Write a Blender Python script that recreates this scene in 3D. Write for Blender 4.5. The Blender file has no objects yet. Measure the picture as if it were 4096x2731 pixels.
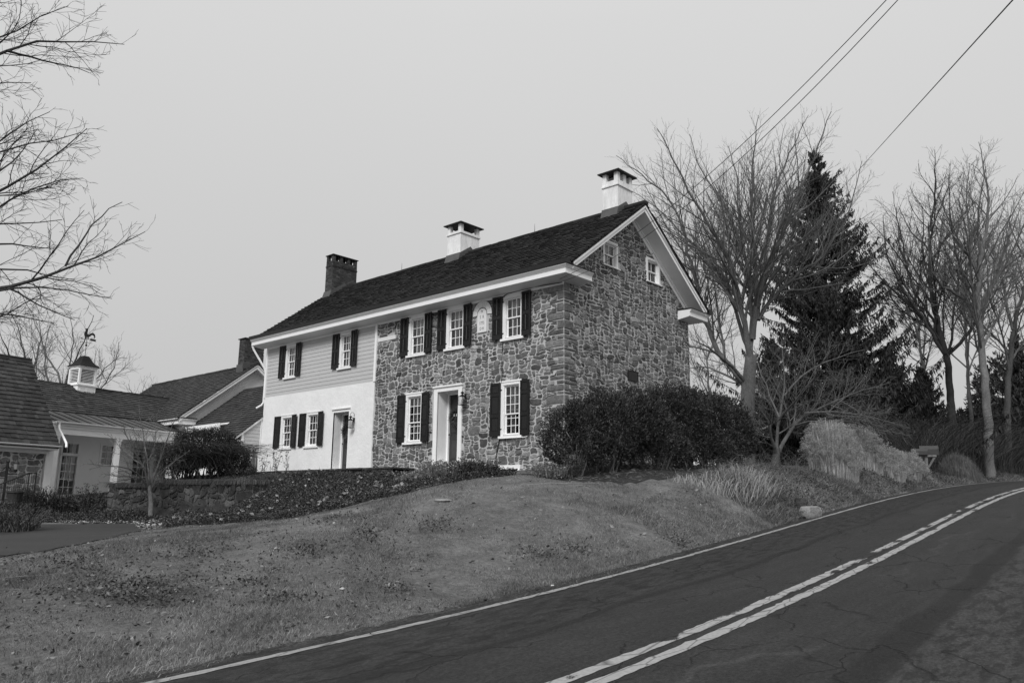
import bpy, math, random
import numpy as np
from mathutils import Vector, Matrix
sc = bpy.context.scene
# ---------------------------------------------------------------- camera
CAM = np.array([14.2273, -17.8927, 1.6])
YAW, PITCH, ROLL, FPX = 42.297, 11.568, 0.623, 3185.834
_y, _p, _r = np.radians([YAW, PITCH, ROLL])
FW = np.array([-np.sin(_y)*np.cos(_p), np.cos(_y)*np.cos(_p), np.sin(_p)])
_rt = np.array([np.cos(_y), np.sin(_y), 0.0]); _up = np.cross(_rt, FW)
RT = np.cos(_r)*_rt + np.sin(_r)*_up; UP = -np.sin(_r)*_rt + np.cos(_r)*_up
cd = bpy.data.cameras.new('camera'); cam = bpy.data.objects.new('camera', cd)
sc.collection.objects.link(cam); sc.camera = cam
cam.matrix_world = Matrix(((RT[0], UP[0], -FW[0], CAM[0]), (RT[1], UP[1], -FW[1], CAM[1]), (RT[2], UP[2], -FW[2], CAM[2]), (0, 0, 0, 1)))
cd.sensor_width = 36; cd.lens = FPX/4096*36; cd.clip_start = 0.05; cd.clip_end = 3000
# ---------------------------------------------------------------- light
SUN_EL, SUN_AZ = math.radians(40), math.radians(153)      # azimuth clockwise from +Y
world = bpy.data.worlds.new('World'); sc.world = world; world.use_nodes = True
wn = world.node_tree; wn.nodes.clear()
def N(t, typ, **k):
    n = t.nodes.new(typ)
    for a, b in k.items():
        if a.startswith('i_'):
            key = a[2:]; key = int(key) if key.isdigit() else key.replace('_', ' ')
            n.inputs[key].default_value = b
        else: setattr(n, a, b)
    return n
wo = N(wn, 'ShaderNodeOutputWorld'); wb = N(wn, 'ShaderNodeBackground')
sky = N(wn, 'ShaderNodeTexSky', sky_type='NISHITA', sun_disc=False, sun_elevation=SUN_EL, sun_rotation=SUN_AZ)
bw = N(wn, 'ShaderNodeRGBToBW'); tc = N(wn, 'ShaderNodeTexCoord'); sx = N(wn, 'ShaderNodeSeparateXYZ')
rmp = N(wn, 'ShaderNodeValToRGB'); e = rmp.color_ramp.elements
for i in range(3): e.new(0.5)
for i, (pos, val) in enumerate(((0.0, .50), (0.06, .515), (0.30, .60), (0.55, .68), (1.0, .98))):
    e[i].position = pos; e[i].color = (val, val, val, 1)
cl = N(wn, 'ShaderNodeTexNoise', i_Scale=1.3, i_Detail=3.0); clm = N(wn, 'ShaderNodeMapRange', i_3=.965, i_4=1.035)
m1 = N(wn, 'ShaderNodeMath', operation='MULTIPLY', i_1=0.05); m2 = N(wn, 'ShaderNodeMath', operation='MULTIPLY', i_1=10.0)
m3 = N(wn, 'ShaderNodeMath', operation='ADD'); m4 = N(wn, 'ShaderNodeMath', operation='MULTIPLY')
L = wn.links.new
L(sky.outputs[0], bw.inputs[0]); L(bw.outputs[0], m1.inputs[0]); L(tc.outputs['Generated'], sx.inputs[0]); L(sx.outputs[2], rmp.inputs[0])
L(tc.outputs['Generated'], cl.inputs[0]); L(cl.outputs[0], clm.inputs[0]); L(rmp.outputs[0], m2.inputs[0]); L(m2.outputs[0], m4.inputs[0]); L(clm.outputs[0], m4.inputs[1])
L(m1.outputs[0], m3.inputs[0]); L(m4.outputs[0], m3.inputs[1]); L(m3.outputs[0], wb.inputs[0]); wb.inputs[1].default_value = 0.1
L(wb.outputs[0], wo.inputs[0])
sd = bpy.data.lights.new('sun', 'SUN'); sd.energy = 2.4; sd.angle = math.radians(22); sd.color = (1, 1, 1)
sun = bpy.data.objects.new('sun', sd); sc.collection.objects.link(sun)
sv = Vector((math.sin(SUN_AZ)*math.cos(SUN_EL), math.cos(SUN_AZ)*math.cos(SUN_EL), math.sin(SUN_EL)))
sun.rotation_euler = sv.to_track_quat('Z', 'Y').to_euler(); sun.location = (0, -20, 40)
sc.view_settings.view_transform = 'Standard'; sc.view_settings.look = 'None'; sc.view_settings.exposure = 0.0; sc.view_settings.gamma = 1

# ---------------------------------------------------------------- helpers
COL = sc.collection
ORG = {}
def A(*x): return np.array(x, float)
def ray(u, v): return FW + RT*(u-2048)/FPX - UP*(v-1365.5)/FPX
def at(u, v, dist):
    d = ray(u, v); return CAM + d/math.hypot(d[0], d[1])*dist
def tag(o, label=None, cat=None, group=None, kind=None):
    if label: o['label'] = label
    if cat: o['category'] = cat
    if group: o['group'] = group
    if kind: o['kind'] = kind
    return o
def thing(name, label, cat, loc, group=None):
    o = bpy.data.objects.new(name, None); COL.objects.link(o); o.location = loc; o.empty_display_size = .2
    ORG[o.name] = A(*loc); return tag(o, label, cat, group)
def frame_(o, t, s, n=None):       # local frame: origin, s axis, t axis, normal axis
    s = s/np.linalg.norm(s); t = t/np.linalg.norm(t); n = np.cross(s, t) if n is None else n
    return (A(*o), s, t, n)
class MB:
    def __init__(self): self.p = []; self.nv = 0
    def add(self, V, F, v=1.0, uv=None):
        V = np.asarray(V, float).reshape(-1, 3); F = np.asarray(F, int)
        vv = np.full(len(F), v, float) if np.isscalar(v) else np.asarray(v, float)
        self.p.append((V, F+self.nv, vv)); self.nv += len(V); return self
    def poly(self, pts, v=1.0): return self.add(pts, [list(range(len(pts)))], v)
    def box(self, x0, x1, y0, y1, z0, z1, v=1.0):
        V = [(x, y, z) for x in (x0, x1) for y in (y0, y1) for z in (z0, z1)]
        return self.add(V, [(0, 1, 3, 2), (4, 6, 7, 5), (0, 4, 5, 1), (2, 3, 7, 6), (0, 2, 6, 4), (1, 5, 7, 3)], v)
    def lbox(self, fr, s0, s1, t0, t1, d0, d1, v=1.0, bev=0.0):
        o, s, t, n = fr
        V = [o+s*a+t*b+n*c for a in (s0, s1) for b in (t0, t1) for c in (d0, d1)]
        return self.add(V, [(0, 1, 3, 2), (4, 6, 7, 5), (0, 4, 5, 1), (2, 3, 7, 6), (0, 2, 6, 4), (1, 5, 7, 3)], v)
    def prism(self, poly, ext, v=1.0):        # polygon points (3D) extruded by vector
        P = np.asarray(poly, float); n = len(P); V = np.vstack([P, P+np.asarray(ext, float)])
        self.add(V, [[i, (i+1) % n, (i+1) % n+n, i+n] for i in range(n)], v)
        self.add(P, [list(range(n))[::-1]], v); self.add(P+np.asarray(ext, float), [list(range(n))], v); return self
    def sweep(self, path, outs, prof, v=1.0, caps=True):   # path pts xy, outward vectors, profile (off,z)
        k = len(prof); V = []
        for (px, py), (ox, oy) in zip(path, outs):
            for off, z in prof: V.append((px+ox*off, py+oy*off, z))
        F = []
        for i in range(len(path)-1):
            for j in range(k):
                a = i*k+j; b = i*k+(j+1) % k; F.append((a, b, b+k, a+k))
        self.add(V, F, v)
        if caps:
            self.add(V[:k], [list(range(k))], v); self.add(V[-k:], [list(range(k))[::-1]], v)
        return self
    def tubes(self, P, Rr, sides=4, v=1.0):   # P (K,n,3), Rr (K,n)
        P = np.asarray(P, float); Rr = np.asarray(Rr, float); K, n, _ = P.shape
        T = np.empty_like(P); T[:, 1:-1] = P[:, 2:]-P[:, :-2]; T[:, 0] = P[:, 1]-P[:, 0]; T[:, -1] = P[:, -1]-P[:, -2]
        T /= np.linalg.norm(T, axis=2, keepdims=True)+1e-9
        mean = P[:, -1]-P[:, 0]; mean /= np.linalg.norm(mean, axis=1, keepdims=True)+1e-9
        ref = np.where(np.abs(mean[:, 2:3]) > .8, A(1, .13, 0), A(0.05, 0, 1.)); ref = ref[:, None, :]
        U = np.cross(T, np.broadcast_to(ref, T.shape)); U /= np.linalg.norm(U, axis=2, keepdims=True)+1e-9; W = np.cross(T, U)
        a = np.arange(sides)*2*np.pi/sides
        V = P[:, :, None, :]+Rr[:, :, None, None]*(U[:, :, None, :]*np.cos(a)[None, None, :, None]+W[:, :, None, :]*np.sin(a)[None, None, :, None])
        base = (np.arange(K)*n*sides)[:, None, None]+(np.arange(n-1)*sides)[None, :, None]; j = np.arange(sides)[None, None, :]; j2 = (j+1) % sides
        F = np.stack([base+j, base+j2, base+j2+sides, base+j+sides], -1).reshape(-1, 4)
        vv = v if np.isscalar(v) else np.repeat(v, (n-1)*sides)
        self.add(V.reshape(-1, 3), F, vv)
        if sides > 4:
            for b in range(K):
                self.add(V[b, -1], [list(range(sides))], 1.0)
        return self
    def tube(self, pts, r, sides=6, v=1.0):
        pts = np.asarray(pts, float); r = np.full(len(pts), r) if np.isscalar(r) else np.asarray(r)
        return self.tubes(pts[None], r[None], sides, v)
    def lathe(self, c, prof, sides=16, v=1.0, ax=None):
        c = A(*c); a = np.arange(sides)*2*np.pi/sides; V = []
        for r, z in prof:
            for t in a: V.append(c+A(r*math.cos(t), r*math.sin(t), z))
        F = [(i*sides+j, i*sides+(j+1) % sides, (i+1)*sides+(j+1) % sides, (i+1)*sides+j) for i in range(len(prof)-1) for j in range(sides)]
        self.add(V, F, v); self.add(V[-sides:], [list(range(sides))], v); self.add(V[:sides], [list(range(sides))[::-1]], v); return self
    def build(self, name, mat, parent=None, smooth=False, base=None, uv=None):
        me = bpy.data.meshes.new(name)
        org = ORG[parent.name] if parent else (A(*base) if base is not None else A(0, 0, 0))
        V = np.vstack([p[0] for p in self.p])-org; nf = sum(len(p[1]) for p in self.p)
        tot = np.concatenate([np.full(len(p[1]), p[1].shape[1] if p[1].ndim > 1 else 0) for p in self.p]).astype(np.int32)
        loops = np.concatenate([p[1].ravel() for p in self.p]).astype(np.int32)
        start = np.concatenate([[0], np.cumsum(tot)[:-1]]).astype(np.int32)
        me.vertices.add(len(V)); me.vertices.foreach_set('co', V.ravel().astype(np.float32))
        me.loops.add(len(loops)); me.loops.foreach_set('vertex_index', loops)
        me.polygons.add(nf); me.polygons.foreach_set('loop_start', start); me.polygons.foreach_set('loop_total', tot)
        me.polygons.foreach_set('use_smooth', np.full(nf, bool(smooth)))
        at_ = me.attributes.new('v', 'FLOAT', 'FACE'); at_.data.foreach_set('value', np.concatenate([p[2] for p in self.p]).astype(np.float32))
        if uv is not None:
            ul = me.uv_layers.new(name='UVMap'); ul.data.foreach_set('uv', np.asarray(uv)[loops].ravel().astype(np.float32))
        me.update(calc_edges=True); me.validate()
        me.materials.append(mat)
        o = bpy.data.objects.new(name, me); COL.objects.link(o)
        if parent: o.parent = parent
        else: o.location = org
        ORG[o.name] = org; return o
# ---------------------------------------------------------------- materials
def mat(name, g, rough=.85, noise=(), bump=None, spec=.3, metal=0.0, contrast=1.0, trans=0.0, stretch=None):
    """grey procedural material: base g * face attribute v * products of noises (scale, amount, detail)"""
    m = bpy.data.materials.new(name); m.use_nodes = True; t = m.node_tree; b = t.nodes['Principled BSDF']
    b.inputs['Roughness'].default_value = rough; b.inputs['Specular IOR Level'].default_value = spec; b.inputs['Metallic'].default_value = metal
    at_ = N(t, 'ShaderNodeAttribute', attribute_name='v'); x = N(t, 'ShaderNodeMath', operation='MULTIPLY', i_1=g)
    t.links.new(at_.outputs['Fac'], x.inputs[0]); cur = x.outputs[0]
    tcn = N(t, 'ShaderNodeTexCoord'); src = tcn.outputs['Object']
    if stretch:
        mp = N(t, 'ShaderNodeMapping'); mp.inputs['Scale'].default_value = stretch; t.links.new(src, mp.inputs[0]); src = mp.outputs[0]
    for sc_, am in noise:
        nz = N(t, 'ShaderNodeTexNoise', i_Scale=sc_, i_Detail=6.0, i_Roughness=.6); t.links.new(src, nz.inputs[0])
        mr = N(t, 'ShaderNodeMapRange', i_1=.3, i_2=.7, i_3=1-am, i_4=1+am); t.links.new(nz.outputs[0], mr.inputs[0])
        y = N(t, 'ShaderNodeMath', operation='MULTIPLY'); t.links.new(cur, y.inputs[0]); t.links.new(mr.outputs[0], y.inputs[1]); cur = y.outputs[0]
    t.links.new(cur, b.inputs['Base Color'])
    if trans:        # thin dry leaves let light through
        tl = N(t, 'ShaderNodeBsdfTranslucent'); t.links.new(cur, tl.inputs[0]); mx = N(t, 'ShaderNodeMixShader', i_0=trans); t.links.new(b.outputs[0], mx.inputs[1]); t.links.new(tl.outputs[0], mx.inputs[2]); t.links.new(mx.outputs[0], t.nodes['Material Output'].inputs['Surface'])
    if bump:
        nz = N(t, 'ShaderNodeTexNoise', i_Scale=bump[0], i_Detail=5.0, i_Roughness=.65); t.links.new(src, nz.inputs[0])
        bp = N(t, 'ShaderNodeBump', i_Strength=1.0, i_Distance=bump[1]); t.links.new(nz.outputs[0], bp.inputs['Height']); t.links.new(bp.outputs[0], b.inputs['Normal'])
    return m
M = {}
M['stone'] = mat('fieldstone', .160, .9, [(.8, .12), (9, .35), (45, .3)], (28, .02))
M['mortar'] = mat('lime_mortar', .46, .95, [(.7, .12), (3, .15), (40, .15)], (60, .006))
M['wetstone'] = mat('mossy_fieldstone', .055, .9, [(5, .45), (30, .3)], (22, .03))
M['oldmortar'] = mat('weathered_old_mortar', .15, .95, [(2, .4), (20, .3)], (30, .02))
M['plaster'] = mat('white_limewash_plaster', .80, .9, [(.6, .04), (2.0, .04), (14, .03)], (6, .016))
M['chimplaster'] = mat('weathered_white_plaster', .76, .9, [(2.5, .16), (12, .1)], (20, .01), stretch=(1, 1, .35))
M['siding'] = mat('painted_clapboard', .50, .7, [(3, .04), (30, .03)], (80, .002), stretch=(1, 1, 4))
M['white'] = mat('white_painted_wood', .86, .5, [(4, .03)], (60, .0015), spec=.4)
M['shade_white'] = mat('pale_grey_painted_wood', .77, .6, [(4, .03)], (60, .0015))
M['shutter'] = mat('dark_shutter_paint', .013, .55, [(6, .15)], (60, .0015), spec=.3)
M['dark'] = mat('blackened_iron', .018, .5, [(10, .2)], None)
M['rod'] = mat('worn_tilt_rod', .11, .6)
M['shake'] = mat('weathered_cedar_shakes', .031, .95, [(1, .15), (25, .2)], (50, .006), spec=.15)
M['shake2'] = mat('grey_cedar_shakes', .045, .95, [(1, .18), (22, .2)], (50, .006), spec=.25)
M['metal'] = mat('grey_standing_seam_metal', .055, .5, [(2, .15)], None)
M['flash'] = mat('grey_lead_flashing', .075, .55, [(5, .15)], None, spec=.4)
M['brick'] = mat('dark_red_brick', .055, .9, [(8, .3), (60, .15)], (50, .006))
M['door'] = mat('dark_door_paint', .04, .5, [(6, .1)], None)
M['brass'] = mat('worn_brass', .09, .4, [], None, metal=.6)
M['curtain'] = mat('sheer_curtain_cloth', .62, .95, [(8, .08)], None)
M['blind'] = mat('pale_window_blind', .42, .95, [(3, .05)], None)
M['inside'] = mat('dim_interior', .05, .95)
M['bark'] = mat('grey_bark', .115, .95, [(3, .3), (30, .35)], (35, .02), stretch=(1, 1, .35))
M['barkdark'] = mat('dark_bark', .045, .95, [(3, .3), (30, .3)], (35, .02))
M['needle'] = mat('spruce_needles', .038, .8, [(1.2, .3)], None, spec=.2)
M['leaf'] = mat('glossy_evergreen_leaves', .026, .55, [(1.2, .3)], None, spec=.35)
M['ivy'] = mat('ivy_leaves', .032, .5, [(1.5, .35)], None, spec=.4)
M['straw'] = mat('dry_ornamental_grass', .45, .9, [(1.5, .15)], None, spec=.2, trans=.4)
M['weed'] = mat('dry_roadside_weeds', .15, .9, [(.8, .35)], None, spec=.2, trans=.3)
M['grass'] = mat('winter_lawn_grass', .158, .9, [(.45, .3), (1.8, .3)], None, spec=.2, trans=.25)
M['litter'] = mat('dead_leaves', .15, .8, [(3, .3)], None, spec=.3)
M['wood'] = mat('weathered_wood', .16, .9, [(6, .3), (40, .3)], (40, .01), stretch=(1, 1, .2))
M['copper'] = mat('dark_copper_roof', .02, .8, [(4, .2)], None, spec=.1)
M['bronze'] = mat('bronze_tablet', .025, .5, [(20, .2)], (40, .004), metal=.2)
M['marble'] = mat('white_marble', .72, .6, [(5, .06)], (30, .003))
M['ink'] = mat('dark_incised_lettering', .05, .9)
M['pot'] = mat('dark_glazed_pot', .04, .5, [(5, .2)])
def glassmat(name, tint=.9):
    m = bpy.data.materials.new(name); m.use_nodes = True; t = m.node_tree; t.nodes.clear()
    o = N(t, 'ShaderNodeOutputMaterial'); g = N(t, 'ShaderNodeBsdfGlossy', i_Roughness=.02); g.inputs[0].default_value = (.9, .9, .9, 1)
    tr = N(t, 'ShaderNodeBsdfTransparent'); tr.inputs[0].default_value = (tint, tint, tint, 1)
    fr = N(t, 'ShaderNodeFresnel', i_IOR=1.75); mx = N(t, 'ShaderNodeMixShader')
    nz = N(t, 'ShaderNodeTexNoise', i_Scale=2.2, i_Detail=1.0); tcn = N(t, 'ShaderNodeTexCoord'); bp = N(t, 'ShaderNodeBump', i_Strength=1.0, i_Distance=.006)
    t.links.new(tcn.outputs['Object'], nz.inputs[0]); t.links.new(nz.outputs[0], bp.inputs['Height']); t.links.new(bp.outputs[0], g.inputs['Normal'])
    t.links.new(fr.outputs[0], mx.inputs[0]); t.links.new(tr.outputs[0], mx.inputs[1]); t.links.new(g.outputs[0], mx.inputs[2]); t.links.new(mx.outputs[0], o.inputs[0]); return m
M['glass'] = glassmat('old_window_glass')
# ---------------------------------------------------------------- road curve and terrain
RP = [3.43e-2, .2643, -.569, .3063, 7.3983, -6e-4, -.4549, .8876]
def road(s):
    s = np.clip(np.asarray(s, float), -12, 62)
    z = RP[0]*s+RP[1]*s*s/100+RP[2]*s**3/1e4+RP[3]*s**4/1e6
    x = RP[4]+RP[5]*s+RP[6]*s*s/100+RP[7]*s**3/1e4
    z = np.where(s < 0, RP[0]*s, z); x = np.where(s < 0, RP[4], x); return x, z
def roadlin(y):      # with straight extension past the end of the fit
    s = np.asarray(y, float)-CAM[1]; x, z = road(s)
    x1, z1 = road(62.); x0, z0 = road(61.)
    x = np.where(s > 62, x1+(s-62)*(x1-x0), x); z = np.where(s > 62, z1+(s-62)*-.02, z)
    z = np.where(s < -12, -12*RP[0]+0*s, z); return x, z
CP = [(0, -.1, 2.6), (-4, -.2, 2.62), (-8.8, -.3, 2.66), (-12, -1, 2.5), (-16, -1.2, 2.55), (0, 3.5, 2.7), (0, 7.2, 2.85), (-8, 7.5, 2.9), (-16, 7.5, 2.9), (-4, -1.3, 2.48), (-8, -1.3, 2.45), (-8, 3, 2.7), (-16, 3, 2.7),
 (2.5, -1.8, 2.24), (.5, -2, 2.35), (0, -4.1, 2.13), (-1.6, -2.7, 2.3), (1.8, -4, 2.05), (2.2, -6.3, 1.6), (4.6, -4.2, 1.45), (4.4, -1, 1.95), (4.6, 1.6, 2.3), (3.2, 0, 2.38), (4.2, -7, 1.15), (2, -8.8, 1.15),
 (-2.6, -6.6, 1.34), (-4.6, -5.4, 1.42), (-4, -4, 1.95), (-6.8, -3, 2.15), (-6, -5.6, 1.4), (-8.6, -4.8, 1.5), (-7.6, -7, .92), (-9, -7.1, .8), (-5.5, -8.7, .86), (-2.5, -9.0, 1.0), (0, -9, 1.08), (4, -9.6, .66), (6.4, -10, .36), (0, -12, .76), (4, -13, .33), (0, -16, .35), (5, -18, .02), (-3.4, -11.2, .68),
 (-9, -8.4, .76), (-12, -8, .78), (-14.5, -9.8, .8), (-12, -6.5, .84), (-5, -13.5, .52), (-10, -13, .62), (-20, -14, .7), (-30, -14, .7), (-8, -20, .2), (0, -24, -.2), (-20, -30, .1), (5, -24, -.2),
 (-15.2, -5.95, 1.18), (-12.5, -5.25, 1.16), (-9.9, -4.55, 1.24), (-15.2, -5.1, 1.98), (-12.5, -4.4, 2.1), (-9.9, -3.65, 2.22), (-14, -2.5, 2.4), (-12, -2.5, 2.45),
 (-17, -4.7, 1.95), (-18.9, -4.2, 1.9), (-16.3, -6.4, 1.3), (-17.6, -6.6, 1.5), (-18.8, -7.4, 1.5), (-16, -8, 1.05), (-15.2, -8.6, .9), (-18, -10, 1.3), (-18, -13, .75), (-22, -4, 1.65), (-21, -7, 1.55), (-24, -8, 1.6), (-19, -1.5, 2.5), (-18, -2.5, 2.4),
 (-30, 0, 2), (-30, 10, 2.6), (-40, -10, 1.5), (0, 15, 3.15), (-5, 25, 3.6), (-15, 20, 3.3), (3.5, 8, 2.82), (3, 12, 2.98), (4.2, 18, 3.12), (4.2, 24, 3.32), (4.4, 29, 3.55), (0, 30, 3.7), (-10, 40, 4.2), (-40, 40, 4.5), (4.3, 5, 2.62), (4.2, 12, 2.95), (5, 38, 3.7), (7.5, 46, 3.9),
 (0, 60, 4.6), (-60, 60, 5), (-80, -20, 3), (-60, -60, 1), (30, -60, -1), (60, 0, 3), (60, 60, 6), (30, 30, 3.6), (26, 10, 2.6), (24, -10, 1), (22, -20, .3), (30, 70, 5), (12, 66, 4.2), (90, 120, 9), (-90, 120, 7), (0, 120, 7)]
for yy in np.arange(-34, 60, 3.0):
    xe, ze = roadlin(yy); CP.append((float(xe)-.45, yy, float(ze)-.01)); CP.append((float(xe)+10, yy, float(ze)+.05))
CP = np.array(CP, float)
def _solve():
    P = CP[:, :2]; n = len(P); K = np.sqrt(((P[:, None]-P[None])**2).sum(2)+.04)
    Am = np.zeros((n+3, n+3)); Am[:n, :n] = K+np.eye(n)*.01; Am[:n, n] = 1; Am[:n, n+1:] = P; Am[n, :n] = 1; Am[n+1:, :n] = P.T
    return np.linalg.solve(Am, np.concatenate([CP[:, 2], [0, 0, 0]]))
_W = _solve()
def ground_h(x, y):
    x = np.asarray(x, float); y = np.asarray(y, float); sh = np.broadcast(x, y).shape
    q = np.stack([np.broadcast_to(x, sh).ravel(), np.broadcast_to(y, sh).ravel()], 1); out = np.empty(len(q))
    for i in range(0, len(q), 20000):
        c = np.clip(q[i:i+20000], -130, 130); K = np.sqrt(((c[:, None]-CP[None, :, :2])**2).sum(2)+.04)
        out[i:i+20000] = K@_W[:len(CP)]+_W[len(CP)]+c@_W[len(CP)+1:]
    qx, qy = q[:, 0], q[:, 1]
    out += (.05*np.sin(qx*.9+1.3*np.sin(qy*.6))*np.sin(qy*.75+.7)+.018*np.sin(qx*3.1+qy*1.7)*np.sin(qy*2.7-qx))
    xe, ze = roadlin(qy); off = qx-xe
    w = np.clip((off+.75)/.45, 0, 1); out = np.where(off < 10.5, out*(1-w)+w*(ze-.035), out)
    w2 = np.clip((off-8.6)/3, 0, 1); out = np.where(off > 8.6, out*w2+(ze-.035)*(1-w2), out)
    return out.reshape(sh)
def gz(x, y): return float(ground_h(np.array([x]), np.array([y]))[0])
def axis(lo, hi, f0, f1, fine, far):
    a = list(np.arange(f0, f1, fine)); g = []; st = fine; p = f0
    while p > lo: st = min(st*1.25, far); p -= st; g.append(p)
    h = []; st = fine; p = a[-1]
    while p < hi: st = min(st*1.25, far); p += st; h.append(p)
    return np.array(g[::-1]+a+h)
def grid_mesh(X, Y, Z):
    ny, nx = X.shape; V = np.stack([X, Y, Z], -1).reshape(-1, 3)
    i = (np.arange(ny-1)[:, None]*nx+np.arange(nx-1)[None]).ravel(); return V, np.stack([i, i+1, i+nx+1, i+nx], 1)
gx = axis(-700, 700, -22, 9, .2, 60); gy = axis(-300, 900, -20, 26, .2, 60)
GX, GY = np.meshgrid(gx, gy); GZ = ground_h(GX, GY)
far_ = np.clip((np.hypot(GX, GY)-130)/500, 0, 1); GZ = GZ+far_*10
V, F = grid_mesh(GX, GY, GZ)
# ground material: thin winter turf with bare and damp patches
def ground_mat():
    m = mat('winter_turf_soil', .125, .95, [(.45, .28), (2.2, .3), (14, .35), (70, .4)], (45, .03)); return m
M['ground'] = ground_mat()
g = MB().add(V, F); go = g.build('ground', M['ground'], smooth=True); tag(go, kind='structure')
# ---------------------------------------------------------------- road
def road_mat():
    m = bpy.data.materials.new('worn_asphalt'); m.use_nodes = True; t = m.node_tree; b = t.nodes['Principled BSDF']; l = t.links.new
    b.inputs['Roughness'].default_value = .8; b.inputs['Specular IOR Level'].default_value = .25
    uv = N(t, 'ShaderNodeUVMap', uv_map='UVMap'); sp = N(t, 'ShaderNodeSeparateXYZ'); l(uv.outputs[0], sp.inputs[0]); u, v = sp.outputs[0], sp.outputs[1]
    def mth(op, a, b_=None, c=None, clamp=False):
        n = N(t, 'ShaderNodeMath', operation=op, use_clamp=clamp)
        for i, q in enumerate((a, b_, c)):
            if q is None: continue
            if isinstance(q, (int, float)): n.inputs[i].default_value = q
            else: l(q, n.inputs[i])
        return n.outputs[0]
    def noise(sc_, det=4, sy=1.0, src=uv.outputs[0]):
        mp = N(t, 'ShaderNodeMapping'); mp.inputs['Scale'].default_value = (1, sy, 1); l(src, mp.inputs[0])
        n = N(t, 'ShaderNodeTexNoise', i_Scale=sc_, i_Detail=float(det), i_Roughness=.6); l(mp.outputs[0], n.inputs[0]); return n.outputs[0]
    def mp0(x):
        q = N(t, 'ShaderNodeMapping'); q.inputs['Location'].default_value = (3.3, 7.1, 0); l(x, q.inputs[0]); return q.outputs[0]
    def rng(x, a, c, d, e_): n = N(t, 'ShaderNodeMapRange', i_1=a, i_2=c, i_3=d, i_4=e_); l(x, n.inputs[0]); return n.outputs[0]
    def band(x, c, w, soft):   # 1 inside band
        d = mth('ABSOLUTE', mth('SUBTRACT', x, c)); return rng(d, w+soft, w, 0., 1.)
    wob = mth('MULTIPLY', mth('SUBTRACT', noise(.55, 3, .5), .5), .7); uw = mth('ADD', u, wob)
    base = mth('MULTIPLY', .0232, rng(noise(1.1, 4, .3), .3, .7, .85, 1.15)); base = mth('MULTIPLY', base, rng(noise(60, 3), .3, .7, .7, 1.35)); base = mth('MULTIPLY', base, rng(noise(30, 3, .6), .35, .65, .66, 1.36)); base = mth('MULTIPLY', base, rng(noise(14, 3, .5), .35, .65, .88, 1.12)); base = mth('MULTIPLY', base, rng(noise(5, 5, .35), .35, .65, .9, 1.1))
    # aggregate speckle
    vo = N(t, 'ShaderNodeTexVoronoi', i_Scale=70.0); l(uv.outputs[0], vo.inputs[0]); spk = rng(vo.outputs['Distance'], .0, .25, 2.6, 1.0)
    rough_l = rng(uw, 1.15, 1.3, 1., 0.); rough_r = rng(uw, 4.75, 4.85, 0., 1.); ro = mth('MAXIMUM', rough_l, rough_r)
    base = mth('MULTIPLY', base, mth('ADD', 1.0, mth('MULTIPLY', mth('SUBTRACT', spk, 1.0), mth('ADD', .25, mth('MULTIPLY', ro, 1.0)))))
    rv = noise(9, 5, .25); pit = rng(rv, .46, .58, 1.12, .55)
    base = mth('MULTIPLY', base, mth('ADD', mth('SUBTRACT', 1.0, ro), mth('MULTIPLY', ro, pit)))
    base = mth('MULTIPLY', base, mth('ADD', 1.0, mth('MULTIPLY', rough_r, .38)))
    seam1 = band(uw, 1.38, .05, .05); seam2 = band(uw, 4.62, .12, .08); seam3 = mth('MULTIPLY', band(uw, .95, .03, .12), rng(noise(2.2, 4), .5, .6, 0., 1.))
    seam = mth('MAXIMUM', mth('MAXIMUM', seam1, seam2), seam3)
    base = mth('MULTIPLY', base, mth('SUBTRACT', 1.0, mth('MULTIPLY', seam, .42)))
    fl = N(t, 'ShaderNodeTexVoronoi', i_Scale=15.0); l(uv.outputs[0], fl.inputs[0]); fk = rng(fl.outputs['Distance'], .05, .10, 1.7, 1.0); base = mth('MULTIPLY', base, fk)
    fl2 = N(t, 'ShaderNodeTexVoronoi', i_Scale=24.0); l(mp0(uv.outputs[0]), fl2.inputs[0]); base = mth('MULTIPLY', base, rng(fl2.outputs['Distance'], .06, .16, .62, 1.0))
    trk = mth('MAXIMUM', band(u, 1.95, .12, .35), band(u, 3.6, .12, .35)); base = mth('MULTIPLY', base, mth('ADD', 1.0, mth('MULTIPLY', trk, .10))); base = mth('MULTIPLY', base, rng(noise(6, 4, .12), .35, .65, .9, 1.1))
    grit = mth('MULTIPLY', rng(mth('ADD', u, mth('MULTIPLY', noise(8, 4), .25)), .02, -.18, 0., 1.), .9); base = mth('MULTIPLY', base, mth('ADD', 1.0, mth('MULTIPLY', grit, rng(noise(25, 3), .45, .6, -.3, 1.6))))
    # cracks
    wv = N(t, 'ShaderNodeTexNoise', i_Scale=2.0, i_Detail=5.0); l(uv.outputs[0], wv.inputs[0]); mixv = N(t, 'ShaderNodeVectorMath', operation='MULTIPLY_ADD'); l(wv.outputs[1], mixv.inputs[0]); mixv.inputs[1].default_value = (.7, .7, 0); l(uv.outputs[0], mixv.inputs[2])
    mp = N(t, 'ShaderNodeMapping'); mp.inputs['Scale'].default_value = (1, .5, 1); l(mixv.outputs[0], mp.inputs[0])
    vc = N(t, 'ShaderNodeTexVoronoi', feature='DISTANCE_TO_EDGE', i_Scale=.85); l(mp.outputs[0], vc.inputs[0])
    cm = rng(noise(.6, 3), .44, .52, 0., 1.); cr = mth('MULTIPLY', rng(vc.outputs[0], .002, .011, 1., 0.), cm)
    base = mth('MULTIPLY', base, mth('SUBTRACT', 1.0, mth('MULTIPLY', cr, .5)))
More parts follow.
